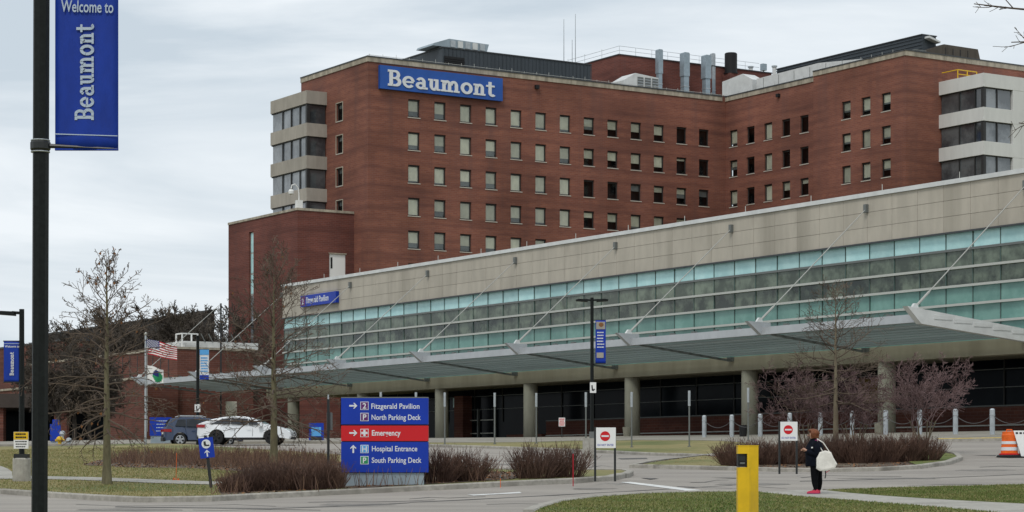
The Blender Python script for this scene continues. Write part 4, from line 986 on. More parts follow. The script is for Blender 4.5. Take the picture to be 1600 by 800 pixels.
SH = [shrub_mesh(60 + k, 1.6, .95, 330, M['twig_brown']) for k in range(3)]
shr = [(364, 769, .75, .55, 'low brown shrub next to the leaning blue pedestrian sign'), (398, 767, 1.15, .78, 'brown twiggy shrub at the foot of the bare pin oak, left side'), (440, 766, 1.25, .82, 'brown twiggy shrub below the trunk of the bare pin oak'), (482, 765, 1.15, .80, 'brown twiggy shrub left of the dark post beside the directional sign'), (516, 764, .85, .82, 'brown twiggy shrub against the left end of the big directional sign'),
       (684, 753, 1.28, .98, 'dense brown shrub overlapping the right corner of the big directional sign'), (728, 751, 1.25, .92, 'dense brown shrub second to the right of the big directional sign'),
       (836, 747, 1.25, 1.0, 'dense brown shrub midway between directional sign and no entry sign'), (882, 745, 1.25, .98, 'dense brown shrub just left of the first no entry sign'),
       (1152, 727, 1.4, 1.0, 'brown hedge shrub at the left tip of the island'), (1188, 725, 1.3, .95, 'brown hedge shrub just left of the second no entry sign'), (1226, 724, 1.3, .95, 'brown hedge shrub right behind the second no entry sign'), (1266, 723, 1.35, 1.05, 'brown hedge shrub hidden behind the standing woman'), (1306, 722, 1.35, 1.1, 'brown hedge shrub right of the woman and her bag'),
       (1344, 722, 1.35, 1.1, 'brown hedge shrub in front of the round column'), (1382, 721, 1.35, 1.12, 'brown hedge shrub third from the right tip'), (1416, 720, 1.3, 1.05, 'brown hedge shrub second from the right tip'), (1446, 719, 1.2, .95, 'brown hedge shrub at the right tip of the island')]
for k, (a, b, w_, h_, lab) in enumerate(shr):
    o = link('bare_shrub', SH[k % 3], None, ground(a, b, .12), k * 1.7); o.scale = (w_ * .85, w_ * .85, h_ * 1.02); tag(o, lab, 'shrub', 'brown twiggy shrubs in the planting beds')
# loose stalks and leaf litter over the beds
def scatter(name, poly, n, fn, mats, off, seed, skip=()):
    rd = random.Random(seed); e = np.array([[p.x, p.y] for p in poly]); lo, hi = e.min(0), e.max(0); g = np.random.default_rng(seed)
    pt = np.empty((0, 2))
    while len(pt) < n:
        q = lo + (hi - lo) * g.random((n * 2, 2)); pt = np.concatenate([pt, q[inside(q, poly)]])
    for sk in skip: pt = pt[~inside(pt, [(p.x, p.y) for p in sk])]
    pt = pt[:n]; z = hs(pt) + off; mb = MB()
    for (x, y), zz in zip(pt.tolist(), z.tolist()): fn(mb, x, y, zz, rd)
    o = mb.build(name, mats); o['kind'] = 'stuff'; return o
def stalk(mb, x, y, z, rd):
    for j in range(4):
        b = Vector((x + rd.uniform(-.12, .12), y + rd.uniform(-.12, .12), z)); e = b + Vector((rd.uniform(-.18, .18), rd.uniform(-.18, .18), rd.uniform(.2, .55)))
        mb.tube([b, e], [.010, .006], 3, cap=False, mi=rd.randrange(2))
def leaf(mb, x, y, z, rd):
    a = rd.random() * 6.28; u = Vector((math.cos(a), math.sin(a), rd.uniform(-.2, .5))) * rd.uniform(.03, .06); v = Vector((-math.sin(a), math.cos(a), rd.uniform(.1, .8))) * rd.uniform(.02, .045)
    p = Vector((x, y, z + .012)); mb.face([p - u, p + v * .3 - v, p + u, p + v], rd.randrange(2))
tag(scatter('dry_stalks', px([(160, 722), (200, 714), (300, 711), (480, 715), (530, 722), (500, 735), (390, 733), (300, 729), (200, 728)], .12), 1000, stalk, [M['straw'], M['twig_brown']], .12, 4), 'dry brown perennial stalks over the mulch bed behind the lawn tree', 'dead plants')
tag(scatter('dry_stalks', px([(330, 774), (350, 768), (560, 760), (700, 748), (900, 742), (920, 747), (700, 757), (450, 771)], .12), 70, stalk, [M['straw'], M['twig_brown']], .12, 5), 'sparse dry stalks along the kerb around the big directional sign', 'dead plants')
tag(scatter('leaf_litter', bed, 5000, leaf, [M['dead_leaf'], M['straw']], .13, 6), 'dead brown leaves lying over the mulch', 'leaf litter')
tag(scatter('leaf_litter', isl, 3500, leaf, [M['dead_leaf'], M['straw']], .10, 7), 'dead brown leaves lying over the island bed', 'leaf litter')
def blade(mi_n, hmax):
    def f(mb, x, y, z, rd):
        a = rd.random() * 6.28; u = Vector((math.cos(a), math.sin(a), 0)) * .012; t = Vector((rd.uniform(-.04, .04), rd.uniform(-.04, .04), rd.uniform(.3, 1) * hmax)); p = Vector((x, y, z - .005))
        mb.face([p - u, p + u, p + t], 0 if rd.random() < mi_n else 1)
    return f
vis = px([(836, 806), (860, 797), (930, 785), (1010, 779), (1100, 777), (1186, 776), (1340, 791), (1498, 805)], .1)
scatter('grass', [p for p in lawnb[:-2]] + px([(1640, 818), (1300, 812), (900, 812)], .1), 34000, blade(.80, .055), [M['blade_green'], M['blade_dry']], .10, 8)
scatter('grass', lawnr[:3] + [lawnr[5]], 20000, blade(.78, .055), [M['blade_green'], M['blade_dry']], .10, 9)
scatter('grass', lf[1:9] + px([(400, 735), (530, 718), (330, 704), (220, 699), (0, 703)], .12), 46000, blade(.3, .07), [M['blade_green'], M['blade_dry']], .12, 10, (walk, ramp, bed))

# ------------------------------------------------------------------ lamp posts, banners, signs
def gpt(a, Y, off=0.0):
    X = (a - 800) / F * Y; return Vector((X, Y, h(X, Y) + off))
def bars(mb, x0, x1, z0, z1, n, y, seed, mi=0, rows=None, gap=.45):
    """lines of print too small to read, as rows of short flat dashes"""
    rd = random.Random(seed); hh = (z1 - z0) / n
    for k in range(n):
        z = z1 - (k + 1) * hh; x = x0 + rd.uniform(0, .08) * (x1 - x0); xe = x1 - rd.uniform(0, .18) * (x1 - x0)
        while x < xe:
            w_ = rd.uniform(.08, .2) * (x1 - x0); mb.box(x, min(xe, x + w_), y - .003, y, z + hh * gap * .5, z + hh * (1 - gap * .5), mi); x += w_ + .03 * (x1 - x0)
def cloth(W, Hh, amp, seed, nx=8, nz=14, th=.012, mi=None):
    """thin hanging cloth with a slight belly, thickness included"""
    mb = MB(); rd = random.Random(seed); ph = rd.random() * 6
    def y(u, v): return amp * math.sin(3.1 * v + ph) * math.sin(math.pi * u) + amp * .5 * math.sin(5 * u + ph + v)
    for s_, o_ in ((0, 0), (1, th)):
        for j in range(nz + 1):
            for i in range(nx + 1): mb.v.append((W * i / nx, y(i / nx, j / nz) + o_, -Hh * j / nz))
    q = (nx + 1) * (nz + 1)
    for j in range(nz):
        for i in range(nx):
            a = j * (nx + 1) + i; m_ = mi(i / nx, j / nz) if mi else 0
            mb.f += [(a, a + nx + 1, a + nx + 2, a + 1), (q + a, q + a + 1, q + a + nx + 2, q + a + nx + 1)]; mb.m += [m_, m_]
    ed = [i for i in range(nx + 1)] + [nx + j * (nx + 1) for j in range(1, nz + 1)] + [nz * (nx + 1) + i for i in range(nx - 1, -1, -1)] + [j * (nx + 1) for j in range(nz - 1, 0, -1)]
    for k in range(len(ed)):
        a, b = ed[k], ed[(k + 1) % len(ed)]; mb.f.append((a, b, q + b, q + a)); mb.m.append(0)
    return mb, y

# near black post and its banner
Yp = 21.0; g = gpt(62.5, Yp)
bp_ = thing('lamp_post', 'thick black lamp post close to the camera carrying the big Welcome banner', 'lamp post', g)
PX = lambda a: (a - 800) / F * Yp - g.x
PZ = lambda b: EYE + (HZ - b) / F * Yp - g.z
MB().tube([(-.008, 0, -.1), (.02, 0, PZ(-240))], .078, 8).build('pole', M['black_post'], bp_, smooth=False)
MB().box(-.17, .17, -.17, .17, -.05, .06).build('base_plate', M['black_post'], bp_)
MB().tube([(.02, 0, PZ(-235)), (.25, 0, PZ(-245)), (.9, 0, PZ(-248))], [.05, .045, .04], 8).build('lamp_arm', M['black_post'], bp_)
MB().box(.75, 1.35, -.15, .15, PZ(-252), PZ(-241)).build('lamp_head', M['black_post'], bp_)
for zc_ in (228, -88):
    br = MB().lathe([(.088, -.045), (.098, -.03), (.098, .03), (.088, .045)], 12, (0.004, 0, PZ(zc_))).build('banner_bracket', M['steel_dark'], bp_)
    for z in (-.058, .052): MB().lathe([(.09, z - .006), (.094, z), (.09, z + .006)], 12, (0.004, 0, PZ(zc_))).build('steel_band', M['steel'], br)
    MB().tube([(.09, 0, PZ(zc_)), (PX(184), 0, PZ(zc_ + (5 if zc_ > 0 else 0)))], [.022, .012], 8).build('banner_arm', M['steel_dark'], br)
bn = thing('banner', 'large blue Welcome to Beaumont banner hanging from the near black post', 'banner', (g.x + PX(86), Yp, g.z + PZ(-85)))
mb, yy_ = cloth(PX(184.5) - PX(86), PZ(-85) - PZ(234), .010, 3, 10, 18)
cb = mb.build('banner_cloth', M['banner_blue'], bn, smooth=True)
BX = lambda a: PX(a) - PX(86)
BZ = lambda b: PZ(b) - PZ(-85)
wt = text_mesh('Welcome to', .158, M['letter_grey'], .012); o = link('lettering', wt, bn, (BX(96), -.016, BZ(18.5))); o.scale = (BX(177.5) / 1 - BX(96)) / max(v.co.x for v in wt.vertices), 1, 1
o.rotation_euler = (0, R(1.5), 0)
ws = (BX(118) + .915) and .918 / slab_width('Beaumont', 1)
slab('Beaumont', ws, .128, lambda a, b, d: (BX(147) - b, -.014 - d, BZ(188) + a), .003, M['letter_grey'], bn)
MB().prism([(BX(86.5), BZ(210.4)), (BX(184), BZ(213.3)), (BX(184), BZ(212)), (BX(86.5), BZ(208.8))], lambda a, b, d: (a, -.013 - d, b), .002, 0).build('printed_line', M['letter_grey'], bn)
MB().box(0, BX(184.5), -.011, .022, BZ(235), BZ(231.5)).build('hem', M['banner_blue'], bn)

def lamp(name, label, a, Y, ytop, heads, base=None, wpole=.085, zoff=.12, double=True, grp=None):
    g = gpt(a, Y, zoff); t = thing(name, label, 'lamp post', g, 0, grp); s = F / Y
    H_ = EYE + (HZ - ytop) / s - g.z; z0 = 0
    if base: 
        w_, hb = base; MB().lathe([(w_, -.1), (w_, hb - .04), (w_ - .03, hb)], 20).build('concrete_base', M['concrete'], t, smooth=False); z0 = hb
        MB().box(-.2, .2, -.2, .2, z0, z0 + .12).build('base_cover', M['steel_dark'], t)
    MB().tube([(0, 0, z0), (0, 0, H_)], [wpole, wpole * .9], 8).build('pole', M['black_post'], t)
    for sx_ in heads:
        MB().tube([(0, 0, H_ - .12), (.3 * sx_, 0, H_ - .10)], .045, 6).build('lamp_arm', M['black_post'], t)
        MB().prism([(.2, -.10), (.72, -.06), (.75, .0), (.6, .04), (.2, .02)], lambda x, z, d: (x * sx_, d, H_ - .1 + z), -.16, .16).build('lamp_head', M['black_post'], t)
    return t, g, s, H_
# left lamp
t, g, s, H_ = lamp('lamp_post', 'black lamp post on a round concrete base at far left with yellow notice', 34, 66, 483, (-1,), (.27, .70))
bn2 = thing('banner', 'small blue Beaumont banner on the far left lamp post', 'banner', at(6, 533, 66))
mb, _ = cloth(24.5 / s, 64 / s, .01, 5); mb.build('banner_cloth', M['banner_blue'], bn2, smooth=True)
o = link('lettering', text_mesh('Welcome to', .09, M['letter_white'], .015), bn2, (.035, -.016, -.19)); o.scale = (.95, 1, 1)
slab('Beaumont', .70 / slab_width('Beaumont', 1), .085, lambda a, b, d: (.30 - b, -.014 - d, -1.03 + a), .003, M['letter_white'], bn2)
MB().box(0, .47, -.016, -.012, -.085, -.07).build('printed_line', M['letter_grey'], bn2)
for z in (.0, -64 / s): MB().tube([(-.02, .005, z), (.55, .005, z)], .018, 6).build('banner_arm', M['steel_dark'], bn2)
cs = thing('caution_sign', 'small yellow over white notice fixed to the far left lamp post', 'sign', at(34, 701, 66) + Vector((0, -.10, 0)))
MB().box(-.22, .22, 0, .02, 0, .5).build('sign_panel', M['white'], cs); MB().box(-.215, .215, -.006, -.001, .27, .495).build('yellow_field', M['yellow'], cs)
mb = MB(); bars(mb, -.17, .17, .29, .48, 2, -.007, 3); bars(mb, -.18, .18, .02, .25, 3, -.002, 4, 0, gap=.6); mb.build('lettering', M['black'], cs)['kind'] = 'stuff'
# centre lamp
t, g, s, H_ = lamp('lamp_post', 'black twin-headed lamp post on a square concrete base before the columns', 925, 100, 465, (-1, 1), None)
MB().box(-.42, .12, -.25, .25, -.2, .80).build('concrete_base', M['concrete'], t); MB().box(-.12, .12, -.12, .12, .8, 1.1).build('base_cover', M['frame_grey'], t)
bn3 = thing('banner', 'blue printed banner with pictures at top and foot on the twin-headed lamp post', 'banner', at(930.5, 500, 100))
w_, h_ = 16 / s, 68 / s
mb, _ = cloth(w_, h_, .008, 6); mb.build('banner_cloth', M['sign_blue'], bn3, smooth=True)
MB().box(.03, w_ - .03, -.024, -.012, -.42, -.08).build('picture', M['panel_left'], bn3)
mb = MB(); mb.lathe([(.02, .0), (.10, .05), (.11, .14), (.05, .2)], 10, (w_ * .55, -.03, -.32)); mb.v = [(x, -.028 + (y + .03) * .04, z) for x, y, z in mb.v]; mb.build('picture_head', M['dead_leaf'], bn3)
mb = MB(); bars(mb, .06, w_ - .06, -1.30, -.5, 6, -.014, 12, gap=.62); mb.build('lettering', M['letter_white'], bn3)['kind'] = 'stuff'
MB().box(.05, w_ - .10, -.022, -.012, -1.72, -1.48).build('picture', M['panel_left'], bn3)
for z in (.0, -h_): MB().tube([(-.1, .005, z), (w_, .005, z)], .02, 6).build('banner_arm', M['steel_dark'], bn3)
def plate(label, a, b, Y, w_, h_, seed):
    o = thing('small_sign', label, 'sign', at(a, b, Y) + Vector((0, -.12, 0)))
    MB().box(-w_ / 2, w_ / 2, 0, .02, 0, h_).build('sign_panel', M['white'], o)
    mb = MB(); mb.prism([(-.06, .1), (.03, .08), (.09, .16), (.05, .2), (.0, .15), (-.02, .36), (-.08, .34)], lambda x, z, d: (x, d, z), -.004, -.001); mb.build('emblem', M['black'], o)
    return o
plate('small white sign with a black mark on the twin-headed lamp post', 926.5, 614, 100, .28, .48, 1)
# third lamp behind the cars
t, g, s, H_ = lamp('lamp_post', 'dark lamp post behind the parked cars carrying a pale banner', 309, 124, 526, (), None, .095, 0)
MB().box(-.14, .14, -.14, .14, H_, H_ + .06).build('pole_cap', M['black_post'], t)
bn4 = thing('banner', 'pale printed banner with blue top on the lamp post behind the cars', 'banner', at(312, 546, 124))
w_, h_ = 14.5 / s, 47 / s
mb, _ = cloth(w_, h_, .008, 7); mb.build('banner_cloth', M['letter_white'], bn4, smooth=True)
MB().box(.005, w_ - .005, -.024, -.012, -.30, -.01).build('picture', M['sky_blue'], bn4); MB().box(.005, w_ - .005, -.024, -.012, -h_ + .01, -h_ + .25).build('picture', M['sign_blue'], bn4)
mb = MB(); bars(mb, .05, w_ - .05, -1.3, -.4, 6, -.014, 16); mb.build('lettering', M['sky_blue'], bn4)['kind'] = 'stuff'
for z in (0, -h_): MB().tube([(-.1, .005, z), (w_, .005, z)], .02, 6).build('banner_arm', M['steel_dark'], bn4)
plate('small white sign with a black mark on the pole behind the blue car', 309, 644, 124, .32, .45, 2)

# flagpole and flags
Yf = 121; g = gpt(227.5, Yf); s = F / Yf
fp = thing('flagpole', 'slim silver flagpole in front of the old brick buildings', 'flagpole', g)
Hf = EYE + (HZ - 524) / s - g.z
MB().tube([(0, 0, -.1), (0, 0, Hf)], [.07, .05], 8).build('pole', M['steel'], fp); MB().lathe([(.02, 0), (.09, .06), (.09, .12), (.02, .18)], 10, (0, 0, Hf)).build('finial', M['frame_light'], fp)
MB().tube([(.1, 0, .8), (.08, 0, Hf - .1)], .012, 4).build('halyard', M['frame_light'], fp)
def flag(label, a, b, W, Hh, droop, nx, nz, mi, mats, amp, curl=0.0):
    mb = MB(); th = .012
    def P(i, j, o_):
        u, v = i / nx, j / nz
        return (W * u * (1 - .06 * u), amp * math.sin(7.5 * u + 1.2 * v) * (.3 + u) + o_, -Hh * v - droop * u ** 1.25 + .06 * math.sin(6 * u + v * 2) * u - curl * u * v)
    for o_ in (0, th):
        for j in range(nz + 1):
            for i in range(nx + 1): mb.v.append(P(i, j, o_))
    q = (nx + 1) * (nz + 1)
    for j in range(nz):
        for i in range(nx):
            a_ = j * (nx + 1) + i; m_ = mi(i, j); mb.f += [(a_, a_ + nx + 1, a_ + nx + 2, a_ + 1), (q + a_, q + a_ + 1, q + a_ + nx + 2, q + a_ + nx + 1)]; mb.m += [m_, m_]
    t = thing('flag', label, 'flag', at(a, b, Yf) + Vector((.02, -.02, 0))); mb.build('flag_cloth', mats, t, smooth=True)
    return t, P
fl, P_ = flag('United States flag flying to the right from the silver flagpole', 228, 530, 1.78, .82, .40, 26, 13, lambda i, j: 2 if (i < 11 and j < 7) else (0 if j % 2 == 0 else 1), [M['flag_red'], M['flag_white'], M['flag_blue']], .10)
mb = MB()
for r_ in range(9):
    for c_ in range(6 if r_ % 2 == 0 else 5):
        i, j = 1 + c_ * 1.75 + (0 if r_ % 2 == 0 else .87), .5 + r_ * .72
        x, y, z = P_(i, j, 0); mb.face([(x - .028, y - .012, z), (x, y - .012, z - .028), (x + .028, y - .012, z), (x, y - .012, z + .028)])
o = mb.build('star', M['flag_white'], fl); o['kind'] = 'stuff'
def emb(i, j):
    u, v = i / 18, j / 12; d = ((u - .62) / .30) ** 2 + ((v - .55) / .42) ** 2
    return 0 if d > 1 else (1 if v > .55 else (2 if u < .7 else 1))
flag('white flag with a blue and green emblem drooping below the national flag', 229, 571, .95, .72, .22, 18, 12, emb, [M['flag_white'], M['green'], M['flag_blue']], .09, .1)

# directional monument
Ym = 60.0; s = F / Ym; g = gpt(601, Ym, .12)
mo = thing('directional_sign', 'big blue and red directional sign with white arrows listing Emergency and parking decks', 'sign', (g.x, Ym, at(0, 764, Ym).z))
W2 = 136 / s / 2; zz = lambda b: (764 - b) / s
MB().box(-W2 + .07, W2 - .12, .06, .36, -.4, zz(739)).build('plinth', M['duct'], mo)
MB().box(-W2 + .02, W2 - .02, .04, .40, zz(738.9), zz(622.5)).build('core', M['frame_dark'], mo)
for nm, m_, b0, b1 in (('top_panel', M['sign_blue'], 663, 622), ('emergency_panel', M['sign_red'], 689, 665), ('lower_panel', M['sign_blue'], 738, 690.5)):
    MB().box(-W2, W2, 0, .44, zz(b0), zz(b1)).build(nm, m_, mo)
MB().box(-W2, W2, 0, .44, zz(621.9), zz(620.3)).build('cap', M['frame_grey'], mo)
xx = lambda a: (a - 601) / s
def txt(tx, a0, a1, base, cap, m_, bold=.012):
    me = text_mesh(tx, 1.0, m_, bold); o = link('lettering', me, mo, (xx(a0), -.003, zz(base))); wd = max(v.co.x for v in me.vertices); o.scale = ((a1 - a0) / s / wd, 1, cap / s / .70)
txt('Fitzgerald Pavilion', 579.5, 655.5, 638.6, 8.2, M['letter_white']); txt('North Parking Deck', 580, 657.5, 656, 8.2, M['letter_white'])
txt('Emergency', 580.5, 626, 680.5, 8.4, M['letter_white'], .02); txt('Hospital Entrance', 580.5, 652, 705, 8.2, M['letter_white']); txt('South Parking Deck', 580.5, 658.5, 723, 8.2, M['letter_white'])
def tile(a, b, m_, ch, bm=None):
    e = 6.4 / s; q = MB().box(xx(a) - e, xx(a) + e, -.006, -.001, zz(b) - e, zz(b) + e).build('tile_border', bm or M['letter_white'], mo); e *= .86
    MB().box(xx(a) - e, xx(a) + e, -.010, -.0065, zz(b) - e, zz(b) + e).build('tile', m_, q)
    if ch == '+':
        mb = MB(); r1, r2 = .085, .03
        mb.box(xx(a) - r1, xx(a) + r1, -.014, -.0105, zz(b) - r2, zz(b) + r2); mb.box(xx(a) - r2, xx(a) + r2, -.0145, -.0105, zz(b) - r1, zz(b) + r1); mb.build('cross', M['letter_white'], q)
    else:
        me = text_mesh(ch, .21, M['letter_white'], .02, 'CENTER'); link('letter', me, q, (xx(a), -.013, zz(b) - .075))
tile(569.5, 634, M['purple'], '2'); tile(569.5, 651.5, M['purple'], 'P'); tile(569.5, 676.5, M['sign_red'], '+'); tile(569.5, 701.5, M['sky_blue'], 'H'); tile(569.5, 719, M['green'], 'P')
def arrow(par, cx, cz, L_, ang, m_, y=-.004, t=.045, name='arrow'):
    c, s_ = math.cos(ang), math.sin(ang); h2 = L_ / 2; w_ = L_ * .36; mb = MB()
    for k, poly in enumerate(([(-h2, -t / 2), (h2 - t * .8, -t / 2), (h2 - t * .8, t / 2), (-h2, t / 2)], [(h2, 0), (h2 - w_, w_), (h2 - w_ - t * .72, w_), (h2 - t * 1.2, 0)], [(h2, 0), (h2 - t * 1.2, 0), (h2 - w_ - t * .72, -w_), (h2 - w_, -w_)])):
        mb.prism([(cx + a * c - b * s_, cz + a * s_ + b * c) for a, b in poly], lambda a, b, d: (a, y - d, b), .004 + k * .001, 0)
    return mb.build(name, m_, par)
arrow(mo, xx(552), zz(634), .22, 0, M['letter_white']); arrow(mo, xx(552), zz(676.5), .22, 0, M['letter_white']); arrow(mo, xx(552), zz(701.5), .22, R(90), M['letter_white'])

# no entry signs
def no_entry(label, a, Y, y0, y1, yb, wpx, seed):
    s = F / Y; w_ = wpx / s; hh = (y1 - y0) / s; b0 = at(a, yb, Y); t = thing('no_entry_sign', label, 'sign', b0, 0, 'no entry signs at the one-way drive'); zt = (yb - y0) / s
    for sg_ in (-1, 1): MB().box(sg_ * w_ / 2 - .03, sg_ * w_ / 2 + .03, .0, .07, -.2, zt + (.01 if sg_ < 0 else -.02)).build('post', M['steel_dark'], t)
    MB().box(-w_ / 2 + .025, w_ / 2 + .02, -.02, -.003, zt - hh, zt).build('sign_panel', M['white'], t)
    mb = MB(); r_ = hh * .24; mb.prism([(r_ * math.cos(R(k * 15)), r_ * math.sin(R(k * 15))) for k in range(24)], lambda p, q, d: (p, -.021 - d, zt - hh * .42 + q), .005, 0); mb.build('red_disc', M['sign_red'], t)
    MB().box(-r_ * .74, r_ * .74, -.031, -.0275, zt - hh * .42 - r_ * .17, zt - hh * .42 + r_ * .17).build('white_bar', M['letter_white'], t)
    me = text_mesh('DO NOT ENTER', 1, M['sign_blue'], .0, 'CENTER'); wd = max(v.co.x for v in me.vertices) * 2; o = link('lettering', me, t, (0.01, -.023, zt - hh * .90)); o.scale = (w_ * .82 / wd, 1, hh * .10 / .7)
no_entry('white no entry sign on two dark posts at the tip of the sign bed', 945.5, 61.5, 668, 700, 741, 31, 1)
no_entry('white no entry sign on two dark posts in front of the brown hedge', 1231.5, 71, 659, 688.5, 731, 27, 2)

# leaning blue pedestrian sign
Yb = 60.5; s = F / Yb; b0 = at(331, 772, Yb); t = thing('pedestrian_sign', 'small blue sign with a white arrow on a leaning black post in the lawn', 'sign', b0); t.rotation_euler = (0, -R(6.5), 0)
MB().box(-.04, .04, -.02, .05, -.2, 1.62).build('post', M['steel_dark'], t)
MB().box(-.195, .205, -.045, -.023, 1.0, 1.56).build('sign_panel', M['sign_blue'], t)
mb = MB(); mb.prism([(.005 + .125 * math.cos(R(k * 18)), 1.385 + .125 * math.sin(R(k * 18))) for k in range(20)], lambda p, q, d: (p, -.046 - d, q), .004, 0); mb.build('white_disc', M['letter_white'], t)
mb = MB(); mb.box(-.06, .0, -.056, -.0525, 1.36, 1.46); mb.box(-.045, .03, -.057, -.0535, 1.33, 1.37); mb.box(.03, .09, -.056, -.0525, 1.325, 1.36); mb.build('emblem', M['steel_dark'], t)
arrow(t, .005, 1.13, .19, R(90), M['letter_white'], -.046, .035)
# dark post with the back of a sign
b0 = at(513, 758, 62); t = thing('sign_back', 'dark thin post with a sign seen edge on left of the directional sign', 'sign', b0)
MB().box(-.035, .035, -.02, .04, -.2, 2.42).build('post', M['steel_dark'], t); MB().box(-.05, .08, .05, .5, 1.55, 2.05).build('sign_panel', M['frame_grey'], t)
MB().box(-.02, .02, -.03, .03, 2.421, 2.55).build('post_tip', M['steel'], t)
# blue directory and kiosk near the flagpole
b0 = at(250.5, 694, 126); s = F / 126; t = thing('directory_sign', 'blue directory sign on a grey foot beside the flagpole', 'sign', b0); z = lambda b: (694 - b) / s
MB().box(-15.5 / s, 15 / s, .05, .35, -.3, z(681)).build('plinth', M['duct'], t); MB().box(-16.5 / s, 16.5 / s, 0, .4, z(680.8), z(652)).build('sign_panel', M['sign_blue'], t)
mb = MB(); bars(mb, -.25, .5, z(676), z(655), 4, -.002, 21, gap=.75); mb.build('lettering', M['letter_grey'], t)['kind'] = 'stuff'
b0 = at(86, 696, 132); t = thing('blue_kiosk', 'narrow blue information stand just right of the black post', 'sign', b0)
MB().box(-.26, .26, .03, .22, -.1, .25).build('foot', M['duct'], t); MB().box(-.3, .3, 0, .26, .252, 1.28).build('sign_panel', M['sign_blue'], t); MB().box(-.16, .22, 0.002, .24, 1.283, 1.55).build('header', M['sign_blue'], t)
b0 = at(494, 693, 134); t = thing('poster_stand', 'dark stand with a pale blue poster in the shade under the canopy', 'poster stand', b0)
MB().box(-.45, .45, .03, .2, -.1, 1.25).build('cabinet', M['sign_blue'], t); MB().box(-.3, .3, 0, .028, .45, 1.0).build('poster', M['sky_blue'], t); MB().box(-.34, .34, -.004, .028, .2, .4).build('shelf', M['steel_dark'], t)
b0 = at(878, 692, 140); t = thing('notice', 'small white notice with red print on a thin post before the brick base', 'sign', b0)
MB().tube([(0, .05, -.2), (0, .05, 1.6)], .03, 6).build('post', M['steel_dark'], t); MB().box(-.2, .2, 0, .015, 1.05, 1.6).build('sign_panel', M['white'], t)
mb = MB(); bars(mb, -.17, .17, 1.08, 1.57, 4, -.001, 31, gap=.4); mb.build('lettering', M['sign_red'], t)['kind'] = 'stuff'
# small items on the left bank
b0 = at(93.5, 696, 128); t = thing('fire_hydrant', 'round yellow hydrant beside the blue information stand', 'fire hydrant', b0)
MB().lathe([(.13, -.1), (.13, .08), (.10, .1), (.11, .2), (.20, .24), (.21, .36), (.18, .46), (.1, .52), (.03, .55)], 14).build('barrel', M['yellow'], t, smooth=True)
for sg_ in (-1, 1): MB().tube([(sg_ * .17, 0, .30), (sg_ * .27, 0, .30)], .07, 8).build('outlet', M['yellow'], t)
for k, (a, yt, lab) in enumerate(((97.5, 673, 'taller mushroom lamp bollard behind the yellow hydrant'), (107.5, 684, 'shorter mushroom lamp bollard right of the yellow hydrant'))):
    b0 = at(a, 696, 130 - k * 2); t = thing('lamp_bollard', lab, 'lamp bollard', b0, 0, 'mushroom lamp bollards'); z = (696 - yt) / F * 130
    MB().lathe([(.10, -.1), (.10, z - .28)], 12).build('stem', M['steel'], t); MB().lathe([(.11, z - .28), (.18, z - .2), (.15, z - .06), (.05, z)], 14).build('lamp_cap', M['steel'], t)
b0 = at(275, 752, 66) ; t = thing('survey_marker', 'tiny orange marker foot with a thin wire stake on the left lawn', 'marker stake', b0)
MB().prism([(-.10, 0), (.12, 0), (.08, .09), (.0, .05), (-.07, .11)], lambda a, b, d: (a, d, b), -.05, .05).build('marker_foot', M['orange'], t); MB().tube([(0, 0, .05), (.02, 0, .85)], .008, 4).build('stake', M['orange'], t)
for a, b, Y, z, lab in ((895.5, 757, 60, .92, 'thin red-orange stake standing in front of the brown shrub left of the no entry sign'), (782, 759, 60, .28, 'short thin orange stake in the mulch between the two shrub groups')):
    t = thing('marker_stake', lab, 'marker stake', at(a, b, Y)); MB().tube([(0, 0, -.05), (0, 0, z)], .013 if z > .5 else .008, 6).build('rod', M['flag_red'] if z > .5 else M['orange'], t); MB().tube([(0, 0, z - .08), (0, 0, z + .01)], .016 if z > .5 else .010, 6).build('tip', M['frame_grey'], t)

# slender light poles along the grass strip
first = None
for k, (a, b) in enumerate(((595, 700), (650, 700), (695, 699), (773, 698), (838, 697), (915.5, 701), (987, 703), (1077, 702), (1169, 694))):
    g = ground(a, b - 4, .12); 
    if first is None:
        t = first = thing('light_pole', '', 'light pole', g, 0, 'slender light poles along the grass strip')
        MB().tube([(0, 0, -.1), (0, 0, 2.02)], .038, 8).build('pole', M['frame_grey'], t); MB().tube([(0, 0, 2.0), (0, 0, 2.75)], .062, 8).build('light_tube', M['steel'], t); MB().lathe([(.09, -.02), (.09, .04)], 10).build('foot_plate', M['frame_grey'], t)
    else: t = copy_tree(first); t.location = g
    t['label'] = 'slender silver-topped light pole ' + ('rising behind the top left of the directional sign', 'rising behind the top right of the directional sign', 'in front of the first column right of the directional sign', 'between the first and second columns', 'in front of the second column',
       'close to the left of the twin-headed lamp post', 'in front of the third column', 'midway between the third and fourth columns', 'in front of the fourth column')[k]
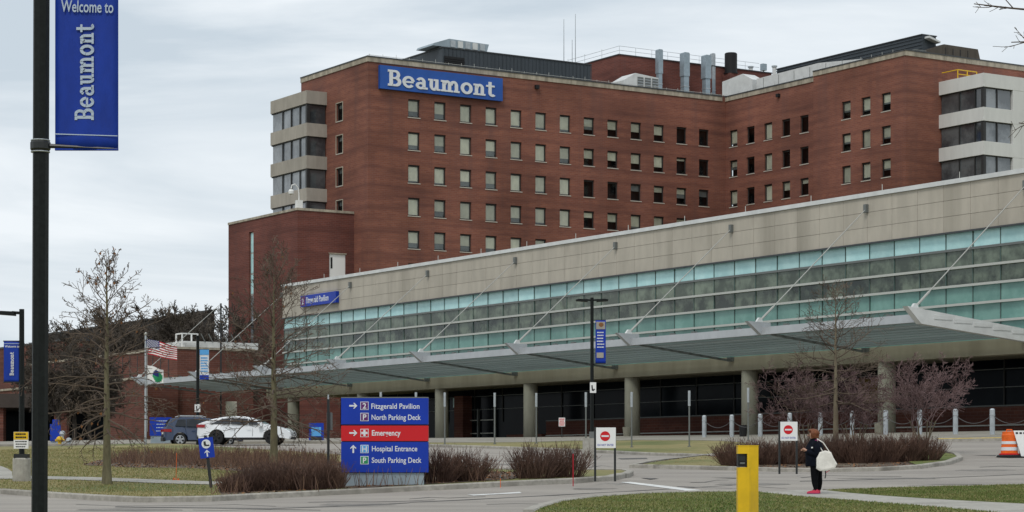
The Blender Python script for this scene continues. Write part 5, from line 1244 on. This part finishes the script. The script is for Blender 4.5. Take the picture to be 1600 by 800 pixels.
# grey bollards with chains along the pavement edge
BL = []; firstb = None
for k, a in enumerate((1100.5, 1143.5, 1188, 1234, 1282, 1332, 1384, 1437, 1493, 1550.5, 1612)):
    q = (a - 800) / F; Y = 79.0 / (.8441 * q + .5362); X = q * Y; z = h(X, Y) + .14; BL.append(Vector((X, Y, z)))
    if firstb is None:
        t = firstb = thing('bollard', '', 'bollard', BL[-1], 0, 'grey bollards along the pavement')
        MB().lathe([(.13, -.1), (.13, 1.22), (.10, 1.28), (.03, 1.30)], 14).build('bollard_tube', M['steel'], t); MB().lathe([(.135, .95), (.14, .97), (.14, 1.0), (.135, 1.02)], 14).build('chain_collar', M['steel'], t)
    else: t = copy_tree(firstb); t.location = BL[-1]
    t['label'] = 'grey steel chain bollard ' + ('leftmost in the row, left of the black bin', 'second from the left, beside the black bin', 'in front of the fourth column', 'behind the second no entry sign', 'right behind the woman', 'just right of the slim island tree', 'in front of the column behind the hedge',
        'hidden among the mauve twigs at the hedge end', 'first one clear to the right of the hedge', 'just left of the orange barrel', 'behind the orange and white barrier at the right edge')[k]
for k in range(len(BL) - 1):
    a, b = BL[k] + Vector((0, 0, .97)), BL[k + 1] + Vector((0, 0, .97)); pts = [a.lerp(b, i / 12) - Vector((0, 0, .42 * (1 - (2 * i / 12 - 1) ** 2))) for i in range(13)]
    tag(MB().tube(pts, .016, 5).build('chain', M['chain']), 'thin sagging chain ' + ('between the two leftmost bollards', 'between the second and third bollards', 'between the fourth-column bollard and the next', 'behind the second no entry sign and the woman', 'behind the slim island tree', 'left of the column behind the hedge', 'right of the column behind the hedge', 'at the right end of the hedge', 'between the two bollards clear of the hedge', 'behind the orange barrel')[k], 'chain', 'chains between the bollards')
# planters and bins by the columns
def pot(name, label, cat, a, b, Y, r0, r1, hh, m_):
    t = thing(name, label, cat, at(a, b, Y)); MB().lathe([(r0, -.2), (r1, hh), (r1 - .06, hh), (r1 - .08, hh - .08)], 16).build('tub', m_, t); MB().lathe([(r1 - .09, hh - .12), (r1 - .1, hh - .1)], 16).build('fill' if 'planter' in name else 'lid', M['mulch'] if 'planter' in name else M['black'], t)
pot('planter', 'round tapered concrete planter at the left foot of the third column', 'planter', 979.5, 687, 140, .17, .28, .80, M['planter'])
pot('planter', 'square-looking concrete planter left of the column behind the hedge', 'planter', 1373, 676, 118, .21, .24, .55, M['planter'])
pot('litter_bin', 'black litter bin at the left foot of the fourth column', 'litter bin', 1161, 682, 128, .2, .24, .66, M['black'])

# yellow card reader pedestal close to the camera
Yk = 34.0; s = F / Yk; g = gpt(1168, Yk, .1); zt = EYE + (HZ - 697) / s - g.z
t = thing('card_reader_post', 'bright yellow card reader post with a black reader box in the front lawn', 'card reader', g)
x0, x1, xm = -16 / s, 16 / s, 1 / s; zn0, zn1 = zt - 33 / s, zt - 12 / s; xr = -2 / s
mb = MB(); out = [(x0, -.10), (xm, -.16), (x1, -.10), (x1, .13), (x0, .13)]
def sl_(poly, a, b): mb.prism(poly, lambda p, q, d: (p, q, d), a, b)
sl_(out, -.1, zn0); sl_(out, zn1, zt); sl_([(xr, -.150), (xm, -.16), (x1, -.10), (x1, .13), (xr, .13)], zn0, zn1)
mb.build('post_shell', M['yellow'], t)
MB().box(x0 + .002, xr - .004, -.115, .12, zn0 + .004, zn1 - .004).build('reader_box', M['black'], t)
MB().box(x0 + .03, xr - .035, -.121, -.1155, zn0 + .05, zn0 + .075).build('reader_lamp', M['frame_grey'], t)
MB().box(x0 + .02, xr - .03, -.120, -.1155, zn0 + .1, zn1 - .04).build('reader_face', M['steel_dark'], t)
MB().prism([(x0 - .004, -.102), (xm, -.164), (x1 + .004, -.102), (x1 + .004, .134), (x0 - .004, .134)], lambda p, q, d: (p, q, d), zt, zt + .012).build('cap', M['yellow'], t)
mb = MB(); mb.box(-.25, .25, -.25, .25, -.1, .02); mb.build('footing', M['concrete'], t)

# traffic barrel and barrier at the right
Yt = 86.0; s = F / Yt; b0 = at(1577, 713, Yt); b0.z = h(b0.x, b0.y)
t = thing('traffic_barrel', 'orange and white striped traffic barrel on a dark rubber foot at the right edge', 'traffic barrel', b0)
prof = [(.33, .06), (.33, .24), (.318, .25), (.318, .44), (.306, .45), (.306, .64), (.294, .65), (.294, .88), (.27, .93), (.27, 1.0), (.2, 1.01)]
MB().lathe([(.50, 0), (.50, .06), (.44, .10), (.34, .10)], 16).build('rubber_foot', M['black'], t)
MB().lathe([(.40, .101), (.40, .15), (.335, .16)], 18).build('lower_ring', M['sign_red'], t)
MB().lathe(prof, 20).build('drum', M['orange'], t)
for z0, z1, r_ in ((.27, .40, .324), (.52, .63, .312)): MB().lathe([(r_, z0), (r_, z1)], 20).build('reflective_band', M['letter_white'], t)
MB().tube([(-.12, 0, 1.0), (-.1, 0, 1.08), (.1, 0, 1.08), (.12, 0, 1.0)], .025, 6).build('handle', M['orange'], t)
b0 = gpt(1598, Yt - .4); t = thing('road_barrier', 'white folding road barrier leaning beside the orange barrel at the right edge', 'barrier', b0)
mb = MB(); mb.prism([(-.05, .06), (.55, .06), (.37, 1.06), (-.33, 1.06)], lambda a, b, d: (a, d - .0 + b * .12, b), 0, .05); mb.build('barrier_board', M['white'], t)
mb = MB()
for k in range(4): mb.box(-.25 + k * .15, -.16 + k * .15, .10, .105, .93, 1.0)
mb.build('reflector', M['black'], t)
MB().box(-.6, .6, -.2, .3, 0, .05).build('rubber_foot', M['black'], t); MB().prism([(.0, .05), (.5, .05), (.4, 1.0), (-.2, 1.0)], lambda a, b, d: (a, .42 - b * .2 + d, b), 0, .05).build('back_board', M['white'], t)

# ------------------------------------------------------------------ parked cars
M['car_white'] = mat('car_white', (.72, .74, .76), .25, spec=.5, coat=.6); M['car_blue'] = mat('car_blue', (.018, .036, .085), .28, spec=.5, coat=.6)
M['car_glass'] = glassy('car_glass', (.012, .014, .018), .04, 1.5, (.03, .033, .04), 1.2, 0); M['tyre'] = mat('tyre', (.018, .018, .019), .85); M['rim'] = mat('rim', (.5, .52, .54), .35, metal=.6)
M['tail'] = mat('tail_light', (.30, .01, .012), .25, coat=.5); M['head'] = mat('head_light', (.55, .6, .62), .15, coat=.5); M['plastic'] = mat('black_plastic', (.02, .02, .022), .6)
def car(name, label, paint, base, rz, prof, W, win, axles, rw_, zsill, lower=None, rim_m=None, extras=None):
    """prof: upper outline from rear to front; the sides lean in above the belt line and round off at the shoulders"""
    t = thing(name, label, 'car', base, rz); L_ = prof[-1][0]
    arch = []
    for ax in reversed(axles):
        arch += [(ax + (rw_ + .06) * math.cos(R(180 * k / 10)), rw_ * .96 + (rw_ + .06) * math.sin(R(180 * k / 10))) for k in range(11)]
    arch = [(x, max(z, zsill)) for x, z in arch]
    poly = [(x, z) for x, z in prof] + [(prof[-1][0] - .06, zsill)] + arch + [(.08, zsill)]
    belt = .92
    def half(z, f):
        w_ = W / 2 * (1 - .045 * max(0, (z - .6)) - (.36 * max(0, z - belt)) * 1.0)
        return w_ - f
    bm_ = bmesh.new(); layers = []
    cx, cz = L_ / 2, .8
    for yy, ins in ((-1, .05), (-1, .0), (1, .0), (1, .05)):
        ring_ = []
        for x, z in poly:
            top = z > belt - .2
            px_, pz_ = (cx + (x - cx) * (1 - ins * .5), cz + (z - cz) * (1 - ins * (1.3 if top else .2)))
            yv = yy * (half(z, 0) if ins else half(z, 0.055)); 
            if ins == 0: yv = yy * half(z, .07)
            ring_.append(bm_.verts.new((px_ - cx, yv, pz_)))
        layers.append(ring_)
    n = len(poly)
    for a, b in zip(layers, layers[1:]):
        for k in range(n): bm_.faces.new((a[k], a[(k + 1) % n], b[(k + 1) % n], b[k]))
    bm_.faces.new(layers[0][::-1]); bm_.faces.new(layers[-1])
    bmesh.ops.triangulate(bm_, faces=[f for f in bm_.faces if len(f.verts) > 4]); bmesh.ops.recalc_face_normals(bm_, faces=bm_.faces)
    me = bpy.data.meshes.new('body'); bm_.to_mesh(me); bm_.free(); me.materials.append(paint); link('body', me, t)
    sy = lambda z, o_=.012: -(half(z, 0) + o_)
    for sgn in (1, -1):
        for poly2 in win:
            mb = MB(); mb.prism([(x - cx, z) for x, z in poly2], lambda a, b, d: (a, sgn * (sy(b, .004) - d), b), .012, -.05); mb.build('side_window', M['car_glass'], t)
        mb = MB(); mb.box(axles[0] + rw_ + .12 - cx, axles[1] - rw_ - .12 - cx, sgn * (W / 2 - .06) - .03, sgn * (W / 2 - .06) + .03, zsill - .03, zsill + .1); mb.build('sill', M['plastic'], t)
        for x in (L_ * .40, L_ * .59): MB().box(x - cx, x + .012 - cx, min(sgn * sy(.7, -.0), sgn * sy(.7, .006)), max(sgn * sy(.7, 0), sgn * sy(.7, .006)), zsill + .14, .88).build('door_seam', M['plastic'], t)
        for x in (L_ * .35, L_ * .53): MB().box(x - cx, x + .2 - cx, min(sgn * sy(.85, 0), sgn * sy(.85, .025)), max(sgn * sy(.85, 0), sgn * sy(.85, .025)), .83, .86).build('door_handle', paint, t)
        mb = MB(); mb.box(L_ * .655 - cx, L_ * .655 + .2 - cx, min(sgn * sy(.95, 0), sgn * sy(.95, .2)), max(sgn * sy(.95, 0), sgn * sy(.95, .2)), .93, 1.06); mb.build('mirror', paint, t)
        for ax in axles:
            wy = sgn * (-W / 2 + .125); w_ = link('wheel', MB().lathe([(rw_ * .66, -.11), (rw_ * .95, -.10), (rw_, -.05), (rw_, .05), (rw_ * .95, .10), (rw_ * .66, .11)], 24, cap=False).mesh('tyre', M['tyre']), t, (ax - cx, wy, rw_)); w_.rotation_euler = (R(90), 0, 0)
            rm = MB(); rm.lathe([(rw_ * .10, -.02), (rw_ * .14, .10 * 1), (rw_ * .04, .10)], 10)
            zf = .085 if sgn > 0 else -.085
            for k in range(5):
                a = R(72 * k + 18); c, s_ = math.cos(a), math.sin(a); p1, p2 = rw_ * .08, rw_ * .64; w1 = rw_ * .12
                rm.prism([(p1 * c + w1 * s_, p1 * s_ - w1 * c), (p2 * c + w1 * 1.3 * s_, p2 * s_ - w1 * 1.3 * c), (p2 * c - w1 * 1.3 * s_, p2 * s_ + w1 * 1.3 * c), (p1 * c - w1 * s_, p1 * s_ + w1 * c)], lambda p, q, d: (p, q, d), zf - .02, zf + .015)
            rm.lathe([(rw_ * .60, zf - .05), (rw_ * .68, zf + .02), (rw_ * .60, zf + .03)], 24, cap=False); rm.lathe([(rw_ * .66, -.03), (rw_ * .66, .03)], 20, mi=1)
            rm.build('rim', [rim_m or M['rim'], M['plastic']], w_)
    for yv in (-W * .36, W * .36):
        zt_ = [z for x, z in prof if x < .2]; zz_ = max(.72, min(1.0, zt_[-1] - .12))
        MB().box(-cx - .02, -cx + .42, yv - .22 + (-.02 if yv < 0 else .02), yv + .22 + (-.02 if yv < 0 else .02), zz_ - .1, zz_ + .06).build('tail_light', M['tail'], t)
        MB().box(L_ - cx - .55, L_ - cx - .07, yv - .16, yv + .17, .62, .74).build('head_light', M['head'], t)
    MB().box(-cx - .03, cx * .05 - cx, -W * .42, W * .42, zsill - .02, zsill + .17).build('rear_bumper', M['plastic'], t)
    MB().box(cx - .12, cx - .01, -W * .38, W * .38, zsill - .02, zsill + .12).build('front_bumper', M['plastic'], t)
    MB().box(-cx - .012, -cx + .05, -.26, .26, .66, .78).build('number_plate', M['white'], t)
    if extras: extras(t, cx)
    return t
pw = [(.0, .52), (.02, .85), (.0, 1.06), (.16, 1.14), (.75, 1.34), (1.35, 1.46), (2.0, 1.50), (2.55, 1.485), (3.05, 1.36), (3.62, 1.08), (4.2, .97), (4.7, .84), (4.98, .66), (5.02, .45)]
ww = [[(.72, 1.09), (1.75, 1.09), (1.75, 1.40), (1.3, 1.36)], [(1.80, 1.09), (2.68, 1.06), (2.68, 1.37), (1.80, 1.405)], [(2.74, 1.06), (3.42, 1.03), (3.0, 1.26), (2.74, 1.35)]]
def glass_extra(t, cx):
    mb = MB(); mb.prism([(3.06 - cx, 1.345), (3.56 - cx, 1.095), (3.56 - cx, 1.11), (3.06 - cx, 1.375)], lambda a, b, d: (a, d, b), -.62, .62); mb.build('windscreen', M['car_glass'], t)
    mb = MB(); mb.prism([(.2 - cx, 1.15), (.72 - cx, 1.33), (.72 - cx, 1.355), (.2 - cx, 1.185)], lambda a, b, d: (a, d, b), -.6, .6); mb.build('rear_window', M['car_glass'], t)
c0 = at(386.5, 694, 117)
car('parked_car', 'white sloping-roof crossover car parked behind the pin oak trunk', M['car_white'], c0 + Vector((0, 0, -.03)), R(-4), pw, 1.95, ww, (1.02, 3.98), .385, .30, rim_m=M['plastic'], extras=glass_extra)
pb = [(.0, .5), (.02, .8), (.1, 1.0), (.28, 1.32), (.42, 1.52), (1.0, 1.60), (2.0, 1.60), (2.6, 1.52), (3.3, 1.08), (3.9, 1.0), (4.25, .88), (4.36, .5)]
wb_ = [[(.62, 1.10), (1.20, 1.08), (1.20, 1.48), (.78, 1.46)], [(1.26, 1.08), (2.05, 1.06), (2.05, 1.50), (1.26, 1.49)], [(2.11, 1.06), (2.98, 1.04), (2.55, 1.42), (2.11, 1.5)]]
def blue_extra(t, cx):
    for yv in (-.62, .62): MB().tube([(.75 - cx, yv, 1.62), (.9 - cx, yv, 1.67), (2.1 - cx, yv, 1.66), (2.3 - cx, yv, 1.60)], .025, 6).build('roof_rail', M['rim'], t)
    mb = MB(); mb.prism([(.12 - cx, 1.06), (.40 - cx, 1.47), (.36 - cx, 1.49), (.08 - cx, 1.08)], lambda a, b, d: (a, d, b), -.6, .6); mb.build('rear_window', M['car_glass'], t)
c1 = at(258, 697.5, 121); 
car('parked_car', 'dark blue sport utility car with silver wheels partly hidden behind the white car', M['car_blue'], c1 + Vector((2.0, .3, 0)), R(14), pb, 1.82, wb_, (.88, 3.5), .36, .30, extras=blue_extra)

# ------------------------------------------------------------------ the woman on the footpath
def skin_body(name, verts, edges, mats, matfn, parent, sub=2):
    me = bpy.data.meshes.new(name); me.from_pydata([v[0] for v in verts], edges, []); o = bpy.data.objects.new(name, me); C.objects.link(o)
    md = o.modifiers.new('skin', 'SKIN'); md.use_smooth_shade = True
    if not me.skin_vertices:
        bpy.context.view_layer.objects.active = o
    for k, v in enumerate(verts):
        sv = me.skin_vertices[0].data[k]; r_ = v[1]; sv.radius = r_ if isinstance(r_, tuple) else (r_, r_); sv.use_root = (k == 0)
    sb = o.modifiers.new('sub', 'SUBSURF'); sb.levels = sub; sb.render_levels = sub
    bpy.context.view_layer.update(); dg = bpy.context.evaluated_depsgraph_get(); m2 = bpy.data.meshes.new_from_object(o.evaluated_get(dg))
    bpy.data.objects.remove(o); m2.name = name; m2.materials.clear()
    for x in mats: m2.materials.append(x)
    for p in m2.polygons: p.material_index = matfn(p.center); p.use_smooth = True
    return link(name, m2, parent)
M['skin'] = mat('skin', (.48, .27, .19), .55); M['hair'] = mat('auburn_hair', (.16, .052, .02), .6, scale=30, var=.35, stretch=(1, 1, .3)); M['navy'] = mat('navy_jacket', (.0045, .006, .011), .9, scale=8, var=.4, spec=.12)
M['trouser'] = mat('black_trousers', (.004, .004, .005), .9, scale=8, var=.4, spec=.12); M['pink'] = mat('pink_shoe', (.62, .05, .10), .6); M['canvas'] = mat('canvas_bag', (.74, .71, .65), .85, scale=7, var=.1, bump=.3); M['scarf'] = mat('magenta_scarf', (.25, .02, .11), .8)
Yw = 58.5; b0 = ground(1272.5, 771.5, .085)
pe = thing('person', 'woman with auburn bob in navy jacket, black trousers and pink shoes standing on the footpath', 'person', b0 + Vector((0, 0, .012))); pe.scale = (1.12, 1.0, 1.0)
# she faces -x; y is across her body
V_ = [((.02, 0, .86), (.165, .175)), ((.00, 0, 1.00), (.15, .165)), ((-.01, 0, 1.16), (.135, .165)), ((.00, 0, 1.27), (.11, .155)), ((-.02, 0, 1.36), .062), ((-.045, 0, 1.43), .055),
      ((-.055, 0, 1.50), (.088, .074)), ((-.05, 0, 1.57), (.078, .066)),
      ((.0, -.10, .80), .125), ((.0, -.10, .62), .115), ((-.01, -.10, .46), .092), ((.0, -.10, .28), .082), ((.02, -.10, .09), .052), ((-.05, -.10, .045), .036), ((-.13, -.105, .035), .030),
      ((.06, .10, .80), .125), ((.09, .10, .62), .115), ((.10, .10, .46), .095), ((.12, .10, .28), .085), ((.12, .10, .09), .052), ((.01, .10, .045), .036), ((-.07, .105, .035), .030),
      ((.01, -.19, 1.29), .062), ((.03, -.225, 1.12), .052), ((.02, -.22, .99), .045), ((-.09, -.19, 1.04), .038), ((-.20, -.13, 1.10), .028), ((-.245, -.11, 1.125), .030),
      ((.01, .19, 1.29), .062), ((.03, .225, 1.12), .052), ((.02, .22, .99), .045), ((-.09, .18, 1.03), .038), ((-.20, .08, 1.09), .028), ((-.245, .05, 1.11), .030)]
E_ = [(0, 1), (1, 2), (2, 3), (3, 4), (4, 5), (5, 6), (6, 7), (0, 8), (8, 9), (9, 10), (10, 11), (11, 12), (12, 13), (13, 14), (0, 15), (15, 16), (16, 17), (17, 18), (18, 19), (19, 20), (20, 21),
      (3, 22), (22, 23), (23, 24), (24, 25), (25, 26), (26, 27), (3, 28), (28, 29), (29, 30), (30, 31), (31, 32), (32, 33)]
for (hx, hy, hz, sgn) in ((-.245, -.11, 1.125, 1), (-.245, .05, 1.11, -1)):
    root_ = 27 if sgn > 0 else 33
    for k in range(4):
        ln = (.030, .036, .034, .026)[k]; oy = (-.024 + .016 * k) * sgn; i = len(V_)
        V_ += [((hx - .026, hy + oy, hz + .012 - .004 * k), .0095), ((hx - .026 - ln * .8, hy + oy + .008 * sgn, hz + .016 - .006 * k), .0085), ((hx - .024 - ln * 1.1, hy + oy + .022 * sgn, hz + .002 - .006 * k), .007)]
        E_ += [(root_, i), (i, i + 1), (i + 1, i + 2)]
    i = len(V_); V_ += [((hx + .004, hy + .02 * sgn, hz + .028), .0105), ((hx - .028, hy + .034 * sgn, hz + .042), .0085)]; E_ += [(root_, i), (i, i + 1)]
def pm_(c):
    if c.z > 1.375: return 0
    if c.x < -.185 and c.z > .9: return 0
    if c.z > .80: return 1
    return 2
skin_body('body', V_, E_, [M['skin'], M['navy'], M['trouser']], pm_, pe)
# face
hx, hz = -.055, 1.51
mb = MB(); mb.prism([(-.082, .02), (-.108, -.022), (-.082, -.03)], lambda a, b, d: (hx + a, d, hz + b), -.012, .012); mb.build('nose', M['skin'], pe)
for sgn in (-1, 1):
    mb = MB(); mb.lathe([(.002, -.012), (.010, -.007), (.012, 0), (.010, .007), (.002, .012)], 8, (hx - .073, sgn * .032, hz + .012)); mb.build('eye', M['black'], pe)
    mb = MB(); mb.lathe([(.004, -.03), (.016, -.02), (.018, .0), (.015, .022), (.004, .03)], 8, (hx + .01, sgn * .076, hz - .005)); mb.build('ear', M['skin'], pe)
mb = MB(); mb.box(hx - .083, hx - .070, -.022, .022, hz - .056, hz - .047); mb.build('mouth', M['scarf'], pe)
# hair: a bob that covers crown, back and sides
rd = random.Random(9); mb = MB(); nU, nV = 22, 12
for j in range(nV + 1):
    for i in range(nU):
        a = 6.283 * i / nU; v = j / nV; el = R(90 - 150 * v); front = math.cos(a - math.pi)      # a = pi is the face side
        rr = (.140 + .012 * rd.uniform(-1, 1)) * (1.0 + .10 * math.sin(3.1 * v)); low = max(-.12, .132 * math.sin(el))
        rad = rr * max(.05, math.cos(el)) if el > 0 else rr * (1 - .12 * v)
        if front > .55 and v > .36: rad *= .58; low = max(low, .035)
        mb.v.append((hx + .022 + rad * math.cos(a) * 1.05, rad * math.sin(a) * .92, hz + .022 + low))
for j in range(nV):
    for i in range(nU): mb.f.append((j * nU + i, (j + 1) * nU + i, (j + 1) * nU + (i + 1) % nU, j * nU + (i + 1) % nU)); mb.m.append(0)
mb.build('hair', M['hair'], pe, smooth=True)
# jacket: hem flares over the hips, sleeves over the arms, hood at the neck
def loft(rings, n=18):
    mb = MB()
    for (c, rx, ry) in rings:
        for i in range(n): mb.v.append((c[0] + rx * math.cos(6.283 * i / n), c[1] + ry * math.sin(6.283 * i / n), c[2]))
    for k in range(len(rings) - 1):
        for i in range(n): mb.f.append((k * n + i, k * n + (i + 1) % n, (k + 1) * n + (i + 1) % n, (k + 1) * n + i)); mb.m.append(0)
    mb.f += [tuple(range(n - 1, -1, -1)), tuple(len(mb.v) - n + i for i in range(n))]; mb.m += [0, 0]; return mb
loft([((.03, 0, .69), .225, .225), ((.03, 0, .72), .24, .24), ((.02, 0, .93), .225, .23), ((.0, 0, 1.08), .215, .22), ((.01, 0, 1.22), .195, .22), ((.015, 0, 1.32), .145, .17), ((-.005, 0, 1.385), .09, .09), ((-.015, 0, 1.41), .08, .08)]).build('jacket', M['navy'], pe, smooth=True)
for sgn in (-1, 1): MB().tube([(.01, sgn * .17, 1.30), (.02, sgn * .215, 1.20), (.035, sgn * .24, 1.08), (.025, sgn * .235, .985), (-.06, sgn * .205, 1.015), (-.15, (sgn * .155 if sgn < 0 else .12), 1.065), (-.19, (-.135 if sgn < 0 else .085), 1.09)], [.085, .092, .085, .078, .066, .054, .044], 10).build('sleeve', M['navy'], pe, smooth=True)
MB().tube([(.075, .075, 1.36), (.10, 0, 1.33), (.075, -.09, 1.36), (.0, -.11, 1.345)], [.03, .045, .04, .025], 8).build('scarf', M['scarf'], pe, smooth=True)
MB().prism([(-.10, 1.155), (-.04, 1.165), (-.035, 1.185), (-.075, 1.195), (-.10, 1.185)], lambda a, b, d: (a, d, b), -.238, -.225).build('chest_patch', M['white'], pe)
for sgn, ox in ((-1, 0), (1, .06)):
    mb = MB(); mb.prism([(.085, 0), (.085, .075), (.05, .10), (.0, .095), (-.10, .065), (-.175, .045), (-.185, .0)], lambda a, b, d: (a + ox, sgn * .10 + d, b), -.042, .042); sh = mb.build('shoe', M['pink'], pe)
    MB().box(-.18 + ox, .088 + ox, sgn * .10 - .045, sgn * .10 + .045, -.012, .012).build('sole', M['scarf'], sh)
bg = thing('tote_bag', 'large white canvas tote bag hanging behind the woman', 'bag', b0 + Vector((.24, -.26, .62))); bg.scale = (1.12, 1, 1.12)
rd = random.Random(2); o = bmesh.new()
mb = MB(); nb = 10
ol = [(-.20, .02), (-.12, -.03), (.05, -.02), (.22, .04), (.27, .13), (.18, .28), (.13, .40), (.0, .44), (-.13, .40), (-.20, .26)]
for yv, sc in ((-.07, .86), (-.055, 1.0), (.055, 1.0), (.07, .86)):
    for x, z in ol: mb.v.append((.03 + (x - .03) * sc, yv + .012 * math.sin(9 * x + 5 * z), .2 + (z - .2) * sc))
n = len(ol)
for k in range(3):
    for i in range(n): mb.f.append((k * n + i, k * n + (i + 1) % n, (k + 1) * n + (i + 1) % n, (k + 1) * n + i)); mb.m.append(0)
mb.f += [tuple(range(n - 1, -1, -1)), tuple(3 * n + i for i in range(n))]; mb.m += [0, 0]
mb.build('bag_body', M['canvas'], bg, smooth=False)
MB().tube([(.10, -.02, .40), (-.05, -.03, .62), (-.18, .0, .70), (-.16, .1, .6), (-.05, .06, .42)], .012, 6).build('strap', M['canvas'], bg)
MB().tube([(.0, 0, .0), (.10, .0, -.02), (.02, 0, -.06)], .012, 5).build('pink_tassel', M['pink'], bg)
MB().tube([(-.0, .05, .05), (.02, .05, -.12), (.0, .05, -.2)], .014, 5).build('hanging_strap', M['steel_dark'], bg)

# branch tips of a near tree reaching in from the upper right, trunk standing outside the frame
rd = random.Random(77); base = Vector((11.4, 34, h(11.4, 34)))
nt_ = thing('near_tree', 'bare tree outside the right edge whose twig tips reach into the upper right corner', 'tree', base)
MB().tube([(0, 0, -.1), (.05, 0, 3), (0, 0, 6.5), (.1, 0, 10)], [.22, .18, .13, .05], 10).build('trunk', M['bark'], nt_, smooth=True)
mb = MB()
def reach(a, b, z_from, seed, ln=2.6):
    e = at(a, b, 34) - base; s0 = Vector((0, 0, z_from)); d = (e - s0); r_ = random.Random(seed)
    n_ = 7; pts = [s0 + d * (k / n_) + (Vector((0, 0, -.22 * math.sin(3.14 * k / n_))) if z_from > e.z else Vector((0, 0, .15 * math.sin(3.14 * k / n_)))) + Vector((r_.uniform(-.05, .05), r_.uniform(-.2, .2), r_.uniform(-.06, .06))) * (0 if k in (0, n_) else 1) for k in range(n_ + 1)]
    mb.tube(pts, [.05 - .042 * k / n_ for k in range(n_ + 1)], 5, cap=False)
    for k in range(2, n_ + 1):
        for j in range(3):
            ax = (pts[k] - pts[k - 1]).normalized(); nd = (ax * .9 + side(ax, r_) * .8).normalized(); limb(mb, pts[k - 1].lerp(pts[k], r_.random()), nd, r_.uniform(.2, .55), .011, 1, r_, .0045)
reach(1522, 6, 7.3, 5); reach(1580, 66, 6.9, 6); reach(1592, 192, 5.6, 8); reach(1640, -60, 8, 9)
for k in range(12):
    a = k * 2.4; limb(mb, Vector((0, 0, 4 + k * .45)), Vector((abs(math.cos(a)), math.sin(a), .5)), 2.6, .05, 2, rd, .006)
mb.build('crown', M['twig'], nt_)
